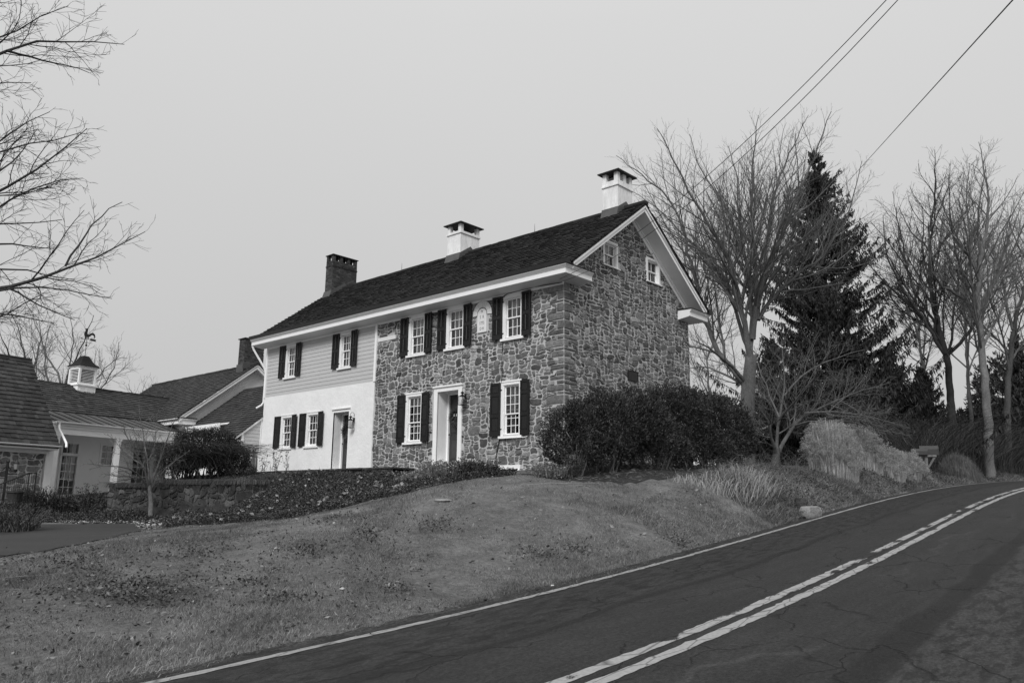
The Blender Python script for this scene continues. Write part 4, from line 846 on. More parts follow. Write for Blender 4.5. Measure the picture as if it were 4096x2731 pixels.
dsp = [lp(-1.98, G0+.05, 4.62), lp(-1.98, G0+.05, 4.50), lp(-2.1, -20.9, 4.2), lp(-2.55, -19.7, 3.78), lp(-2.62, -19.5, 3.60), lp(-2.75, -19.4, 3.52)]
g.tube([dsp[0], dsp[1]], .04, 8); g.build('gutter', M['white'], LK)
def post(u, z0=1.55):
    g = MB(); c = -21.64; w = .10; g.lbox(LF, u-w, u+w, z0, 4.18, c-w, c+w); g.lbox(LF, u-w-.035, u+w+.035, 4.10, 4.18, c-w-.035, c+w+.035); g.lbox(LF, u-w-.018, u+w+.018, 4.05, 4.10, c-w-.018, c+w+.018); g.lbox(LF, u-w-.025, u+w+.025, z0, z0+.16, c-w-.025, c+w+.025); return g.build('porch_post', M['white'], LK)
for u in (-1.85, .81, 3.47, 6.0): post(u, 1.5)
PW = (LN_*-23.6, LU, Zv, LN_)
def lwin(u0, u1, z0, z1, rows, cols, nm='window'):
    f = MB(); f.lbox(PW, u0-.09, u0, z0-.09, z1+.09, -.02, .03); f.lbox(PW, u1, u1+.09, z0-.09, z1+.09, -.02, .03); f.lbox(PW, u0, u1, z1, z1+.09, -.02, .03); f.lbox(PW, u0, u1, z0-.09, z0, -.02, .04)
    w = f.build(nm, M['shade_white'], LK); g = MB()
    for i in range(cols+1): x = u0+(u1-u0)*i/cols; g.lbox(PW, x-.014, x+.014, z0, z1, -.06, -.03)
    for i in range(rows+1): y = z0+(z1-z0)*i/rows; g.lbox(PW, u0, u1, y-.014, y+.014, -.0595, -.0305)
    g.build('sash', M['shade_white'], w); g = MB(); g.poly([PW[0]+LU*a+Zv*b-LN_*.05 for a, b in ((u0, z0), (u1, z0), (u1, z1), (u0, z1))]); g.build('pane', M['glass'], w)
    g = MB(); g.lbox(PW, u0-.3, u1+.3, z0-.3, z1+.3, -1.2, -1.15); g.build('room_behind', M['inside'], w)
lwin(-.36, .32, 1.8, 3.45, 5, 3, 'glazed_door'); lwin(-.36, .32, 3.56, 3.98, 1, 3, 'transom'); lwin(1.42, 2.04, 3.16, 4.0, 3, 2); lwin(2.98, 3.9, 1.8, 4.0, 5, 3, 'glazed_door')
g = MB(); g.lbox(LF, US, UE, 1.2, 1.66, -23.6, -21.5); g.build('porch_floor', M['wetstone'], LK)
# cupola on the link ridge
cu_, co = 1.72, -26.2; hw = .44
g = MB(); g.lbox(LF, cu_-hw, cu_+hw, 6.2, 6.84, co-hw, co+hw); g.lbox(LF, cu_-hw-.05, cu_+hw+.05, 6.84, 6.90, co-hw-.05, co+hw+.05)
for a in (-1, 1):
    for b in (-1, 1): g.lbox(LF, cu_+a*(hw-.06)-.045, cu_+a*(hw-.06)+.045, 6.90, 7.72, co+b*(hw-.06)-.045, co+b*(hw-.06)+.045)
g.lbox(LF, cu_-hw+.015, cu_+hw-.015, 6.90, 6.97, co-hw+.02, co+hw-.02); g.lbox(LF, cu_-hw+.015, cu_+hw-.015, 7.62, 7.72, co-hw+.02, co+hw-.02); g.lbox(LF, cu_-hw-.03, cu_+hw+.03, 7.72, 7.77, co-hw-.03, co+hw+.03)
g.lbox(LF, cu_-.035, cu_+.035, 6.42, 6.8, co+hw, co+hw+.012)
cup = g.build('cupola', M['white'], LK)
g = MB()
for z in np.arange(6.99, 7.6, .07):
    for s in (-1, 1):
        a0, a1 = cu_-hw+.1, cu_+hw-.1; q = co+s*(hw-.07); g.prism([lp(a0, q+s*.03, z), lp(a0, q-s*.02, z+.028), lp(a0, q-s*.02, z+.036), lp(a0, q+s*.03, z+.012)], LU*(a1-a0))
        b0, b1 = co-hw+.1, co+hw-.1; q = cu_+s*(hw-.07); g.prism([lp(q+s*.03, b0, z), lp(q-s*.02, b0, z+.028), lp(q-s*.02, b0, z+.036), lp(q+s*.03, b0, z+.012)], LN_*(b1-b0))
g.build('louvers', M['white'], cup); g = MB(); g.lbox(LF, cu_-hw+.12, cu_+hw-.12, 6.92, 7.66, co-hw+.12, co+hw-.12); g.build('screen', M['inside'], cup)
g = MB()
for u0, u1 in ((cu_-.34, cu_-.06), (cu_+.06, cu_+.34)): g.lbox(LF, u0, u1, 6.50, 6.77, co+hw, co+hw+.008)
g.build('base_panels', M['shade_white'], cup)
g = MB(); pr = [(.52, 7.77), (.50, 7.80), (.38, 7.90), (.27, 8.03), (.20, 8.17), (.15, 8.27), (.13, 8.30)]
V = [lp(cu_+sx*r, co+sy*r, z) for r, z in pr for sx, sy in ((-1, -1), (1, -1), (1, 1), (-1, 1))]; g.add(V, [(i*4+j, i*4+(j+1) % 4, (i+1)*4+(j+1) % 4, (i+1)*4+j) for i in range(len(pr)-1) for j in range(4)]); g.add(V[-4:], [(0, 1, 2, 3)]); g.add(V[:4], [(3, 2, 1, 0)])
g.build('bell_roof', M['copper'], cup)
g = MB(); c0 = lp(cu_, co, 0); vz = 8.30; g.tube([c0+Zv*vz, c0+Zv*9.35], .014, 6); g.lathe(c0+Zv*8.84, [(.0, -.06), (.04, -.04), (.055, 0), (.04, .04), (0, .06)], 10)
vd = (LU*.95+LN_*.3); vd /= np.linalg.norm(vd); vo = np.cross(vd, Zv)
VF = (c0, vd, Zv, vo)
g.lbox(VF, -.28, .26, 8.955, 8.97, -.006, .006); g.lbox((c0, vo, Zv, vd), -.2, .2, 8.955, 8.97, -.006, .006)
g.lbox(VF, -.22, .34, 9.13, 9.145, -.007, .007); g.prism([c0+vd*a+Zv*b-vo*.005 for a, b in ((-.32, 9.138), (-.2, 9.17), (-.2, 9.105))], vo*.01); g.prism([c0+vd*a+Zv*b-vo*.006 for a, b in ((.14, 9.09), (.14, 9.19), (.42, 9.16), (.38, 9.12), (.42, 9.06))], vo*.012)
rooster = [(-.10, 9.14), (-.06, 9.14), (-.03, 9.24), (.03, 9.24), (.04, 9.14), (.07, 9.14), (.07, 9.25), (.13, 9.28), (.16, 9.34), (.24, 9.36), (.30, 9.30), (.30, 9.17), (.35, 9.27), (.33, 9.40), (.25, 9.47), (.14, 9.45), (.06, 9.37), (.0, 9.38), (-.03, 9.45), (-.02, 9.56), (.01, 9.60), (-.01, 9.64), (-.06, 9.66), (-.10, 9.63), (-.15, 9.60), (-.10, 9.58), (-.11, 9.50), (-.15, 9.42), (-.14, 9.31), (-.10, 9.24)]
rooster = [(-a*-1, b) for a, b in rooster]; g.prism([c0+vd*a+Zv*b-vo*.012 for a, b in rooster], vo*.024); g.build('weathervane', M['dark'], cup)
# garage
GR = thing('garage_wing', 'stone garage wing with steep brown-grey shake roof at the left edge', 'building', tuple(lp(-6, -21, 1)))
GE, GEZ, GRr, GRZ, GU1, GU0 = -19.38, 3.58, -22.09, 7.03, -3.03, -15
gs = (GRZ-GEZ)/(GE-GRr); g = MB()
for s in (1, -1):
    f = (lambda o_: o_) if s > 0 else (lambda o_: 2*GRr-o_); g.prism([lp(GU0, f(GE), GEZ-.02), lp(GU0, GRr, GRZ-.02), lp(GU0, GRr, GRZ-.14), lp(GU0, f(GE), GEZ-.12)], LU*(GU1-GU0))
shakes(g, lp(0, GE, GEZ), LU, -LN_+Zv*gs, lambda d: GU0, lambda d: GU1+.02, (GE-GRr)*math.hypot(1, gs), .21, 41, th=.046, wmin=.12, wmax=.3)
u = GU0
while u < GU1: w = rg.uniform(.3, .5); g.lbox(LF, u, min(u+w, GU1+.03), GRZ-.05, GRZ+.035, GRr-.12, GRr+.12, rg.uniform(.8, 1.3)); u += w
g.build('roof', M['shake2'], GR)
g = MB(); half_tube(g, lp(GU0, GE+.05, GEZ-.02), lp(GU1+.04, GE+.05, GEZ-.02), .065); g.tube([dsp[1], dsp[1]+(dsp[5]-dsp[1])*.06+Zv*-.1, dsp[5]+(dsp[1]-dsp[5])*.05+Zv*.12, dsp[5]], .042, 8); g.build('gutter', M['white'], GR)
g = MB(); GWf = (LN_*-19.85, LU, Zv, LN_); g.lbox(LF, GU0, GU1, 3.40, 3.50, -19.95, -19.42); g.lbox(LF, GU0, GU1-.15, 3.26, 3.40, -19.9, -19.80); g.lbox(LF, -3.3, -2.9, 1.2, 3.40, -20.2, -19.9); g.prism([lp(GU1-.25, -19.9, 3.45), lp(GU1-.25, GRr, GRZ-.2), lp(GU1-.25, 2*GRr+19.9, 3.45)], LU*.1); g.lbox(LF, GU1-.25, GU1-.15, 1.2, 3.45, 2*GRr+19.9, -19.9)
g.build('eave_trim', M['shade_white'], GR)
g = MB(); wall_cells(g, GWf, GU0, GU1-.25, .6, 3.28, [])
gw_ = g.build('stone_wall', M['mortar'], GR); g = MB(); stones(g, GWf, GU0+4, GU1-.25, 1.0, 3.27, 43, cw=.10, ch=.08, mort=.013, lo=.7, hi=2.2); g.build('fieldstones', M['stone'], gw_)
# ---------------------------------------------------------------- bare trees
def unit(v): return v/(np.linalg.norm(v)+1e-9)
class Tree:
    def __init__(self, seed, minr=.005, sc=1.0): self.sc = sc; self.rg = np.random.default_rng(seed); self.lines = {}; self.minr = minr; self.n = 0
    def put(self, P, r):
        n = len(P); self.lines.setdefault(n, []).append((P, r)); self.n += 1
    def branch(self, p, d, L, r, lev, kids, upk=.04, wander=.16, ang=(28, 52), ratio=.62, droop=0.0):
        rg = self.rg; n = 7 if lev > 1 else 5; P = [A(*p)]; D = [unit(A(*d))]; st = L/(n-1); d = D[0]
        for i in range(n-1):
            d = unit(d+rg.normal(0, wander*(1.0 if lev > 1 else .8), 3)+A(0, 0, upk-droop*(i/n))); P.append(P[-1]+d*st); D.append(d)
        P = np.array(P); r1 = max(r*.30, self.minr*.7); rr = np.linspace(max(r, self.minr), r1, n); self.put(P, rr)
        if lev <= 0: return
        self.kids(P, D, rr, L, lev, kids, upk, wander, ang, ratio, droop)
    SP = (.20, .21, .29, .42); CR = (.6, .60, .62, .62); ML = (.25, .28, .42, .6)
    def kids(self, P, D, rr, L, lev, kids, upk, wander, ang, ratio, droop=0.0, t0=.12, tp=0):
        """side shoots spaced evenly along the branch, shorter the nearer they sit to its tip"""
        rg = self.rg; n = len(P); k = max(1, int(L*(1-t0)/(self.SP[min(lev, 3)]*self.sc)*rg.uniform(.8, 1.2))); az = rg.uniform(0, 6.3)
        for i in range(k):
            t = min(t0+(1-t0)*(i+rg.uniform(0, 1))/k, .99); f = t*(n-1); a = min(int(f), n-2); fr = f-a
            p = P[a]*(1-fr)+P[a+1]*fr; d = D[min(a+1, n-1)]; r = (rr[a]*(1-fr)+rr[a+1]*fr)*rg.uniform(.4, .62); az += 2.4+rg.normal(0, .5)
            s = unit(np.cross(d, A(.3, .2, 1) if abs(d[2]) < .9 else A(1, 0, 0))); q = np.cross(d, s); an = math.radians(rg.uniform(*ang))
            nd = unit(d*math.cos(an)+(s*math.cos(az)+q*math.sin(az))*math.sin(an)); ln = (self.CR[min(lev, 3)]*(1-t)*L+self.ML[min(lev, 3)]*self.sc)*rg.uniform(.6, 1.15)*ratio
            self.branch(p, nd, ln, min(r, .011*ln+.004), lev-1, kids, upk, wander, ang, ratio, droop)
    def limb(self, pts, r0, r1, lev, kids, L=None, jit=.05, t0=.15, **kw):
        """smooth limb through waypoints, carrying side branches"""
        W = np.array([A(*p) for p in pts]); seg = np.linalg.norm(np.diff(W, axis=0), axis=1); c = np.concatenate([[0], np.cumsum(seg)]); n = max(8, int(c[-1]/.45)); t = np.linspace(0, c[-1], n)
        P = np.stack([np.interp(t, c, W[:, i]) for i in range(3)], 1)
        for _ in range(2): P[1:-1] = P[1:-1]*.5+(P[:-2]+P[2:])*.25
        P[1:-1] += self.rg.normal(0, jit, P[1:-1].shape); rr = np.interp(t/c[-1], [0, 1], [r0, r1]); self.put(P, rr); D = [unit(P[min(i+1, n-1)]-P[max(i-1, 0)]) for i in range(n)]
        self.kids(P, D, rr, c[-1], lev, kids, kw.get('upk', .04), kw.get('wander', .16), kw.get('ang', (28, 52)), kw.get('ratio', 1.0), kw.get('droop', 0.0), t0)
    def mesh(self, thick=None):
        tr = MB(); cr = MB(); th = thick or .05
        for n, ls in self.lines.items():
            P = np.array([a for a, _ in ls]); R = np.array([b for _, b in ls]); mx = R.max(1); v = np.clip(self.rg.lognormal(0, .2, len(ls)), .6, 1.5)
            for m_, sd, mb in ((mx < .018, 3, cr), ((mx >= .018) & (mx < th), 4, cr), (mx >= th, 9, tr)):
                if m_.any(): mb.tubes(P[m_], R[m_], sd, v[m_] if sd < 5 else v[m_])
        return tr, cr
def make_tree(name, label, cat, T, base, m1, m2=None, group=None, thick=.05):
    o = thing(name, label, cat, tuple(base), group); tr, cr = T.mesh(thick)
    if tr.p: tr.build('trunk', m1, o, smooth=True)
    if cr.p: cr.build('crown', m2 or m1, o)
    return o
def wp(lst, dist, ox, oy, k, dd=0.0):      # image waypoints of a limb turned into world points at their distance
    n = len(lst); return [at(ox+x/k, oy+y/k, dist+dd*i/max(n-1, 1)) for i, (x, y) in enumerate(lst)]
K4 = (2300, 400, 1.3068)
# big beech-like tree behind the hedge
T = Tree(101, .0044, .88); base = at(2982, 1880, 35); base[2] = gz(base[0], base[1])-.1; kd = [9, 9, 8, 6]
T.put(np.array([base, at(2985, 1750, 35), at(2992, 1560, 35), at(3005, 1420, 35)]), A(.40, .32, .29, .24))
for L_, r0, dd in (([(915, 1500), (850, 1440), (780, 1380), (700, 1200), (640, 980), (590, 800), (550, 620), (470, 480), (330, 380), (215, 290)], .17, 3), ([(920, 1400), (880, 1150), (840, 950), (790, 800), (730, 700), (640, 560), (520, 320), (430, 150)], .17, -3),
    ([(920, 1350), (925, 1100), (905, 900), (855, 620), (850, 420), (800, 240)], .15, 2), ([(930, 1250), (950, 1050), (945, 850), (920, 560), (930, 300), (960, 80)], .15, -1), ([(945, 1150), (990, 900), (1020, 600), (1060, 420), (1130, 260), (1220, 80)], .14, 3),
    ([(950, 1080), (1010, 860), (1090, 680), (1160, 500), (1250, 290), (1340, 60)], .14, -2), ([(900, 1480), (800, 1360), (700, 1290), (610, 1250)], .12, -3), ([(905, 1500), (830, 1460), (760, 1420), (690, 1390), (600, 1400)], .09, 2), ([(960, 1150), (1060, 1000), (1180, 900), (1290, 830), (1430, 600), (1500, 320)], .10, 4), ([(905, 1300), (810, 1000), (700, 830), (560, 700), (430, 560), (300, 480)], .11, 4), ([(930, 1000), (870, 760), (760, 500), (640, 350), (600, 180)], .10, 0)):
    T.limb(wp(L_, 35, *K4, dd=dd), r0*.78, .012, 3, kd, upk=.07, ang=(22, 46), wander=.09, jit=.03, t0=.12, ratio=.86)
make_tree('bare_tree', 'tall bare tree with many ascending limbs rising behind the hedge beside the stone gable', 'tree', T, base, M['bark'])
# low multi-stem tree
K5 = (3000, 1300, 1.845); T = Tree(102, .0042, .62); base = at(3100, 1880, 32); base[2] = gz(base[0], base[1])-.1; kd = [9, 9, 8, 5]
T.put(np.array([base, at(3103, 1850, 32), at(3106, 1815, 32), at(3108, 1790, 32)]), A(.19, .16, .14, .12))
for L_, r0, dd in (([(190, 960), (165, 880), (150, 740), (80, 620), (10, 500)], .09, -2), ([(195, 940), (200, 830), (215, 680), (255, 520), (255, 300), (230, 100)], .085, 1), ([(205, 950), (250, 830), (330, 740), (400, 650), (600, 570), (800, 490), (1040, 420)], .10, 2),
    ([(210, 700), (300, 590), (430, 480), (520, 300), (640, 120)], .06, -2), ([(400, 650), (560, 630), (800, 640), (960, 720), (1180, 760)], .05, 1), ([(150, 740), (60, 790), (-20, 700), (-60, 560)], .05, -1), ([(215, 680), (140, 500), (60, 330), (30, 150)], .05, 2), ([(330, 740), (480, 700), (640, 690), (900, 770), (1120, 800)], .045, -1), ([(255, 520), (420, 330), (600, 240), (850, 180)], .05, 0), ([(180, 900), (100, 860), (30, 680), (0, 640)], .04, -2)):
    T.limb(wp(L_, 32, *K5, dd=dd), r0*.8, .008, 3, kd, upk=.015, ang=(25, 55), wander=.13, jit=.025, ratio=1.0)
make_tree('bare_tree', 'low spreading bare tree with forked pale stems between the hedge and the plume grass', 'tree', T, base, M['bark'], thick=.04)
# roadside trees
def tree_from(seed, base_px, dist, limbs, r, label, K=K4, kd=(8, 8, 7, 5), m='bark', name='bare_tree', group='bare trees beside the road', thick=.05, lev=3, sc=1.02, ratio=.88, **kw):
    T = Tree(seed, .0066, sc); b = at(*base_px, dist); b[2] = gz(b[0], b[1])-.2
    for L_, r0, dd in limbs:
        W = wp(L_, dist, *K, dd=dd)
        if r0 >= r*.99: W = [b]+W
        T.limb(W, r0*.72, .014, lev, list(kd), ratio=ratio, t0=.32 if r0 >= r*.99 else .15, jit=.03, wander=.11, ang=(22, 48), **kw)
    return make_tree(name, label, 'tree', T, b, M[m], group=group, thick=thick)
tree_from(103, (3957, 1882), 46, [([(2150, 1560), (2120, 1250), (2105, 1000), (2130, 760), (2170, 560), (2150, 400), (2110, 220)], .34, 0), ([(2112, 1150), (2060, 1040), (1990, 1000), (1900, 980), (1850, 850), (1850, 650)], .14, -3), ([(2125, 1100), (2190, 950), (2250, 780), (2330, 560)], .16, 3), ([(2108, 950), (2060, 700), (2040, 500), (2060, 330)], .10, 2), ([(2110, 900), (2000, 760), (1940, 600), (1890, 480)], .09, -2)], .34, 'tall pale-trunked tree standing right at the roadside edge near the bend', upk=.05)
tree_from(104, (4025, 1812), 52, [([(2255, 1560), (2270, 1380), (2300, 1150), (2350, 980), (2420, 700), (2450, 400)], .30, 0), ([(2290, 1200), (2240, 1000), (2230, 800), (2290, 600)], .14, 2)], .30, 'leaning forked tree at the right edge behind the roadside', upk=.05)
tree_from(105, (3830, 1860), 50, [([(1965, 1560), (1945, 1350), (1930, 1280), (1880, 1120), (1850, 900), (1870, 600), (1890, 420), (1880, 260)], .34, 0), ([(1940, 1340), (1800, 1120), (1700, 960), (1620, 800), (1610, 600)], .15, -3), ([(1950, 1330), (2060, 1230), (2110, 1120), (2000, 850), (1960, 600), (1960, 330)], .14, 3), ([(1930, 1250), (1760, 980), (1700, 700), (1660, 480)], .12, 2)], .34, 'ivy-darkened bare tree with spreading forks left of the pale roadside trunk', m='barkdark', upk=.05)
tree_from(106, (3905, 1850), 60, [([(2060, 1560), (2045, 1250), (2030, 1000), (2080, 700), (2000, 400)], .2, 0)], .2, 'slim bare tree standing behind the two roadside trunks', upk=.06)
tree_from(107, (3700, 1850), 62, [([(1830, 1500), (1800, 1250), (1780, 1000), (1700, 800), (1680, 560)], .2, 0), ([(1800, 1250), (1720, 1000), (1640, 800)], .1, 2)], .2, 'thin bare tree showing in the gap right of the tall spruce', upk=.06)
tree_from(108, (4200, 1850), 56, [([(2500, 1500), (2480, 1200), (2430, 900), (2400, 600), (2380, 420)], .3, 0), ([(2480, 1100), (2400, 900), (2330, 800), (2260, 620)], .14, -3)], .3, 'bare tree mostly outside the right edge leaning over the road bend', upk=.05)
tree_from(109, (2880, 1850), 60, [([(700, 1500), (690, 1350), (640, 1250), (600, 1100)], .2, 0), ([(690, 1350), (760, 1200), (800, 1000)], .12, 2)], .2, 'distant bare tree low behind the stone gable corner', group='distant bare trees behind the house', upk=.04)
# left foreground tree whose boughs reach into the picture
KL = (0, 0, 1.206); T = Tree(110, .0034, .5); b = at(-560, 2150, 15.5); b[2] = gz(b[0], b[1])-.2; kd = [6, 7, 6, 4]
T.put(np.array([b, at(-560, 1900, 15.5), at(-540, 1500, 15.5), at(-520, 1000, 15.6), at(-500, 500, 15.8), at(-450, -100, 16), at(-420, -800, 16)]), A(.34, .27, .24, .2, .17, .13, .05))
for L_, r0, dd in (([(-640, 1560), (-350, 1440), (0, 1405), (80, 1392), (180, 1355), (315, 1285), (420, 1275), (500, 1235), (600, 1165), (700, 1118)], .062, .8), ([(315, 1285), (370, 1190), (430, 1110), (480, 1030), (590, 975)], .024, -.4), ([(-640, 1250), (-300, 1060), (0, 925), (150, 872), (190, 825), (255, 755), (350, 700), (420, 620)], .05, -.5),
    ([(-640, 600), (-300, 380), (0, 250), (80, 215), (150, 192), (300, 185), (440, 200), (600, 215)], .055, .6), ([(30, 245), (110, 270), (190, 290), (250, 312), (340, 320), (430, 352)], .028, -.3), ([(-640, 1000), (-300, 830), (0, 715), (100, 690), (200, 685), (300, 690), (390, 640)], .034, 1.), ([(-400, 1050), (-100, 760), (20, 665), (70, 600), (150, 545), (240, 540)], .034, -.8),
    ([(-500, 1200), (-100, 1060), (0, 1010), (70, 950), (180, 900), (280, 850), (400, 860)], .034, .6), ([(-400, 1250), (-100, 1100), (0, 1075), (100, 1080), (180, 1100), (300, 1060)], .028, -.6), ([(-300, 1430), (0, 1400), (165, 1380), (300, 1390), (420, 1415), (540, 1440)], .026, .4), ([(-500, 1700), (-200, 1580), (0, 1540), (120, 1440), (200, 1420)], .034, -.5),
    ([(-600, 300), (-200, 60), (0, 20), (60, -30), (120, -60)], .045, .5), ([(-500, 500), (-200, 260), (0, 190), (130, 120), (250, 60), (330, 30)], .034, -.4), ([(-600, 1400), (-300, 1330), (0, 1290), (120, 1300), (250, 1320), (360, 1350)], .034, .9), ([(-500, 700), (-200, 480), (-50, 380), (60, 380), (150, 400)], .03, .2), ([(-500, 1650), (-100, 1500), (60, 1500), (150, 1540), (260, 1560)], .03, .8), ([(-300, 900), (-60, 860), (60, 830), (140, 700), (180, 620)], .03, 1.2), ([(-300, 1180), (-60, 1180), (60, 1160), (160, 1190), (260, 1200)], .03, 1.4)):
    T.limb(wp(L_, 15.6, *KL, dd=dd), r0*.85, .006, 3, kd, upk=.012, ang=(20, 48), wander=.14, jit=.018, t0=.40, ratio=.86)
make_tree('bare_tree', 'foreground tree outside the left edge whose bare twigs reach into the sky', 'tree', T, b, M['barkdark'], thick=.03)
# trees behind the link roofs
K3 = (0, 1200, 1.4936)
tree_from(111, (250, 1950), 54, [([(370, 620), (400, 460), (430, 330), (440, 200), (420, 110)], .16, 0), ([(385, 560), (340, 420), (270, 330), (240, 200), (200, 110)], .1, 3), ([(400, 460), (470, 330), (520, 180), (560, 90)], .08, -3), ([(360, 600), (280, 480), (260, 330), (300, 150)], .1, 2), ([(380, 640), (480, 560), (600, 450), (700, 330), (760, 350)], .08, 2), ([(480, 640), (600, 540), (690, 400), (710, 250)], .07, -2)], .16, 'bare tree rising behind the cupola and the link roof', K=K3, kd=(7, 7, 6, 5), group='distant bare trees behind the house', upk=.05)
tree_from(112, (80, 1950), 50, [([(150, 560), (160, 400), (120, 200), (60, 60)], .16, 0), ([(150, 500), (220, 360), (250, 230), (230, 100)], .1, 2), ([(140, 480), (60, 330), (0, 200)], .1, -2)], .16, 'dense bare tree rising behind the garage roof', K=K3, kd=(7, 7, 6, 5), group='distant bare trees behind the house', upk=.05)
tree_from(113, (560, 1960), 75, [([(830, 640), (850, 540), (870, 490)], .12, 0), ([(830, 600), (780, 540), (765, 500)], .08, 1), ([(850, 620), (900, 540), (930, 490)], .08, 1)], .12, 'small twiggy tree top peeking over the far shake roof', K=K3, group='distant bare trees behind the house')
# small crooked tree in front of the porch
T = Tree(114, .0048, .5); b = at(606, 2045, 29.5); b[2] = gz(b[0], b[1])-.1; kd = [8, 8, 6, 4]; T.put(np.array([b, at(604, 2010, 29.5), at(600, 1970, 29.5), at(597, 1940, 29.5)]), A(.09, .075, .065, .06))
for L_, r0, dd in (([(890, 1120), (870, 1010), (800, 900), (760, 820), (735, 740)], .05, -1), ([(895, 1100), (885, 960), (860, 850), (850, 740), (830, 620)], .045, 1), ([(900, 1130), (940, 980), (985, 880), (1010, 760), (1060, 690)], .05, 1), ([(880, 1120), (830, 1020), (760, 990), (650, 995), (520, 975)], .04, -1.5), ([(905, 1120), (960, 1040), (1050, 950), (1130, 900)], .035, -1), ([(880, 1080), (800, 1050), (720, 1060), (640, 1040)], .03, -1), ([(870, 1010), (780, 940), (700, 850), (640, 800)], .03, .5), ([(885, 960), (930, 860), (920, 740), (950, 650)], .03, 0)):
    T.limb(wp(L_, 29.5, *K3, dd=dd), r0*.8, .007, 2, kd, ratio=.8, upk=.03, ang=(25, 55), wander=.2, jit=.02)
make_tree('ornamental_tree', 'small crooked bare tree at the left end of the low stone garden wall', 'tree', T, b, M['bark'], thick=.03)
# ---------------------------------------------------------------- spruces
def spruce(seed, bx, by, h, rb, label, lean=0.0, dens=1.0, zb=None, cut=0.06, zbase=None):
    rg = np.random.default_rng(seed); z0 = gz(bx, by)-.2 if zbase is None else zbase; o = thing('spruce_tree', label, 'tree', (bx, by, z0), 'dark spruces behind the plume grass'); tr = MB(); tr.tube([(bx, by, z0), (bx, by, z0+h*.6), (bx, by, z0+h)], [h*.014+.08, h*.008+.05, .02], 8); tr.build('trunk', M['barkdark'], o, smooth=True)
    Ps, Rs, TV, TF, tv = [], [], [], [], []; z = cut*h; Q = []
    while z < h*.985:
        f = z/h; rad = rb*(1-f)**.95*rg.uniform(.75, 1.2)+.15; nb = int((7+5*rg.random())*dens) if f < .9 else 5
        for k in range(nb):
            az = rg.uniform(0, 6.283); L = rad*rg.uniform(.5, 1.12)*(1+.16*math.sin(az*2+z*1.3+seed)+.1*math.sin(az*5-z*2.1)); n = 7; t = np.linspace(0, 1, n); sag = L*(.30*(1-f)+.02); x = L*t; zz = z+L*.16*t*(1-.3*(1-f))-sag*np.sin(t*2.2)*.9+L*.26*t**3
            P = np.stack([bx+x*math.cos(az), by+x*math.sin(az), z0+zz+rg.normal(0, .02, n)], 1); Ps.append(P); Rs.append(np.linspace(.035*(1-f)+.012, .006, n)); Q.append((P, L, f))
        z += h*.016*rg.uniform(.7, 1.3)/max(.6, dens)+.05
    tr = MB().tubes(np.array(Ps), np.array(Rs), 3); tr.build('branches', M['barkdark'], o)
    C, D, Ln, Wd = [], [], [], []
    for P, L, f in Q:
        m_ = int((22+L*30)*dens); t = rg.uniform(.12, 1.0, m_)**.8; i = np.minimum((t*6).astype(int), 5); fr = (t*6-i)[:, None]; p = P[i]*(1-fr)+P[i+1]*fr; d = P[i+1]-P[i]; d /= np.linalg.norm(d, axis=1, keepdims=True)+1e-9
        side = np.cross(d, A(0, 0, 1)); side /= np.linalg.norm(side, axis=1, keepdims=True)+1e-9; sg = rg.choice([-1, 1], m_)[:, None]; hang = rg.random(m_) < .62
        dd = np.where(hang[:, None], d*.25+side*sg*rg.uniform(.0, .6, (m_, 1))+A(0, 0, -1), d*.8+side*sg*rg.uniform(.4, 1.1, (m_, 1))+A(0, 0, 1)*rg.uniform(-.2, .35, (m_, 1))); dd /= np.linalg.norm(dd, axis=1, keepdims=True)
        C.append(p); D.append(dd); Ln.append(np.where(hang, rg.uniform(.18, .55, m_), rg.uniform(.14, .36, m_))*(1-.45*f)); Wd.append(rg.uniform(.022, .05, m_))
    C = np.vstack(C); D = np.vstack(D); Ln = np.concatenate(Ln)[:, None]; Wd = np.concatenate(Wd)[:, None]; S_ = np.cross(D, rg.normal(0, 1, D.shape)); S_ /= np.linalg.norm(S_, axis=1, keepdims=True)
    V = np.stack([C, C+D*Ln*.45+S_*Wd, C+D*Ln, C+D*Ln*.45-S_*Wd], 1).reshape(-1, 3); F = np.arange(len(V)).reshape(-1, 4); MB().add(V, F, np.clip(rg.lognormal(0, .35, len(F)), .4, 2.4)).build('foliage', M['needle'], o); return o
sp = at(3345, 1860, 48); spruce(201, sp[0], sp[1], 19.4, 6.8, 'tall dark spruce with upswept drooping branches behind the low spreading tree', dens=1.3)
for i, (px, d, h, rb, lab) in enumerate(((3590, 52, 7.8, 3.4, 'shorter ragged spruce to the right of the tall one'), (3420, 54, 9.0, 4.0, 'broad dark spruce filling the gap behind the plume grass'), (3720, 58, 7.0, 3.0, 'ragged spruce with drooping boughs above the mailboxes'), (3110, 52, 8.5, 3.2, 'low dark spruce seen behind the low spreading tree stems'), (4120, 70, 11., 4.0, 'dark spruce at the right edge behind the leaning trunks'))):
    q = at(px, 1870, d); spruce(202+i, q[0], q[1], h, rb, lab, dens=1.0, cut=.03)
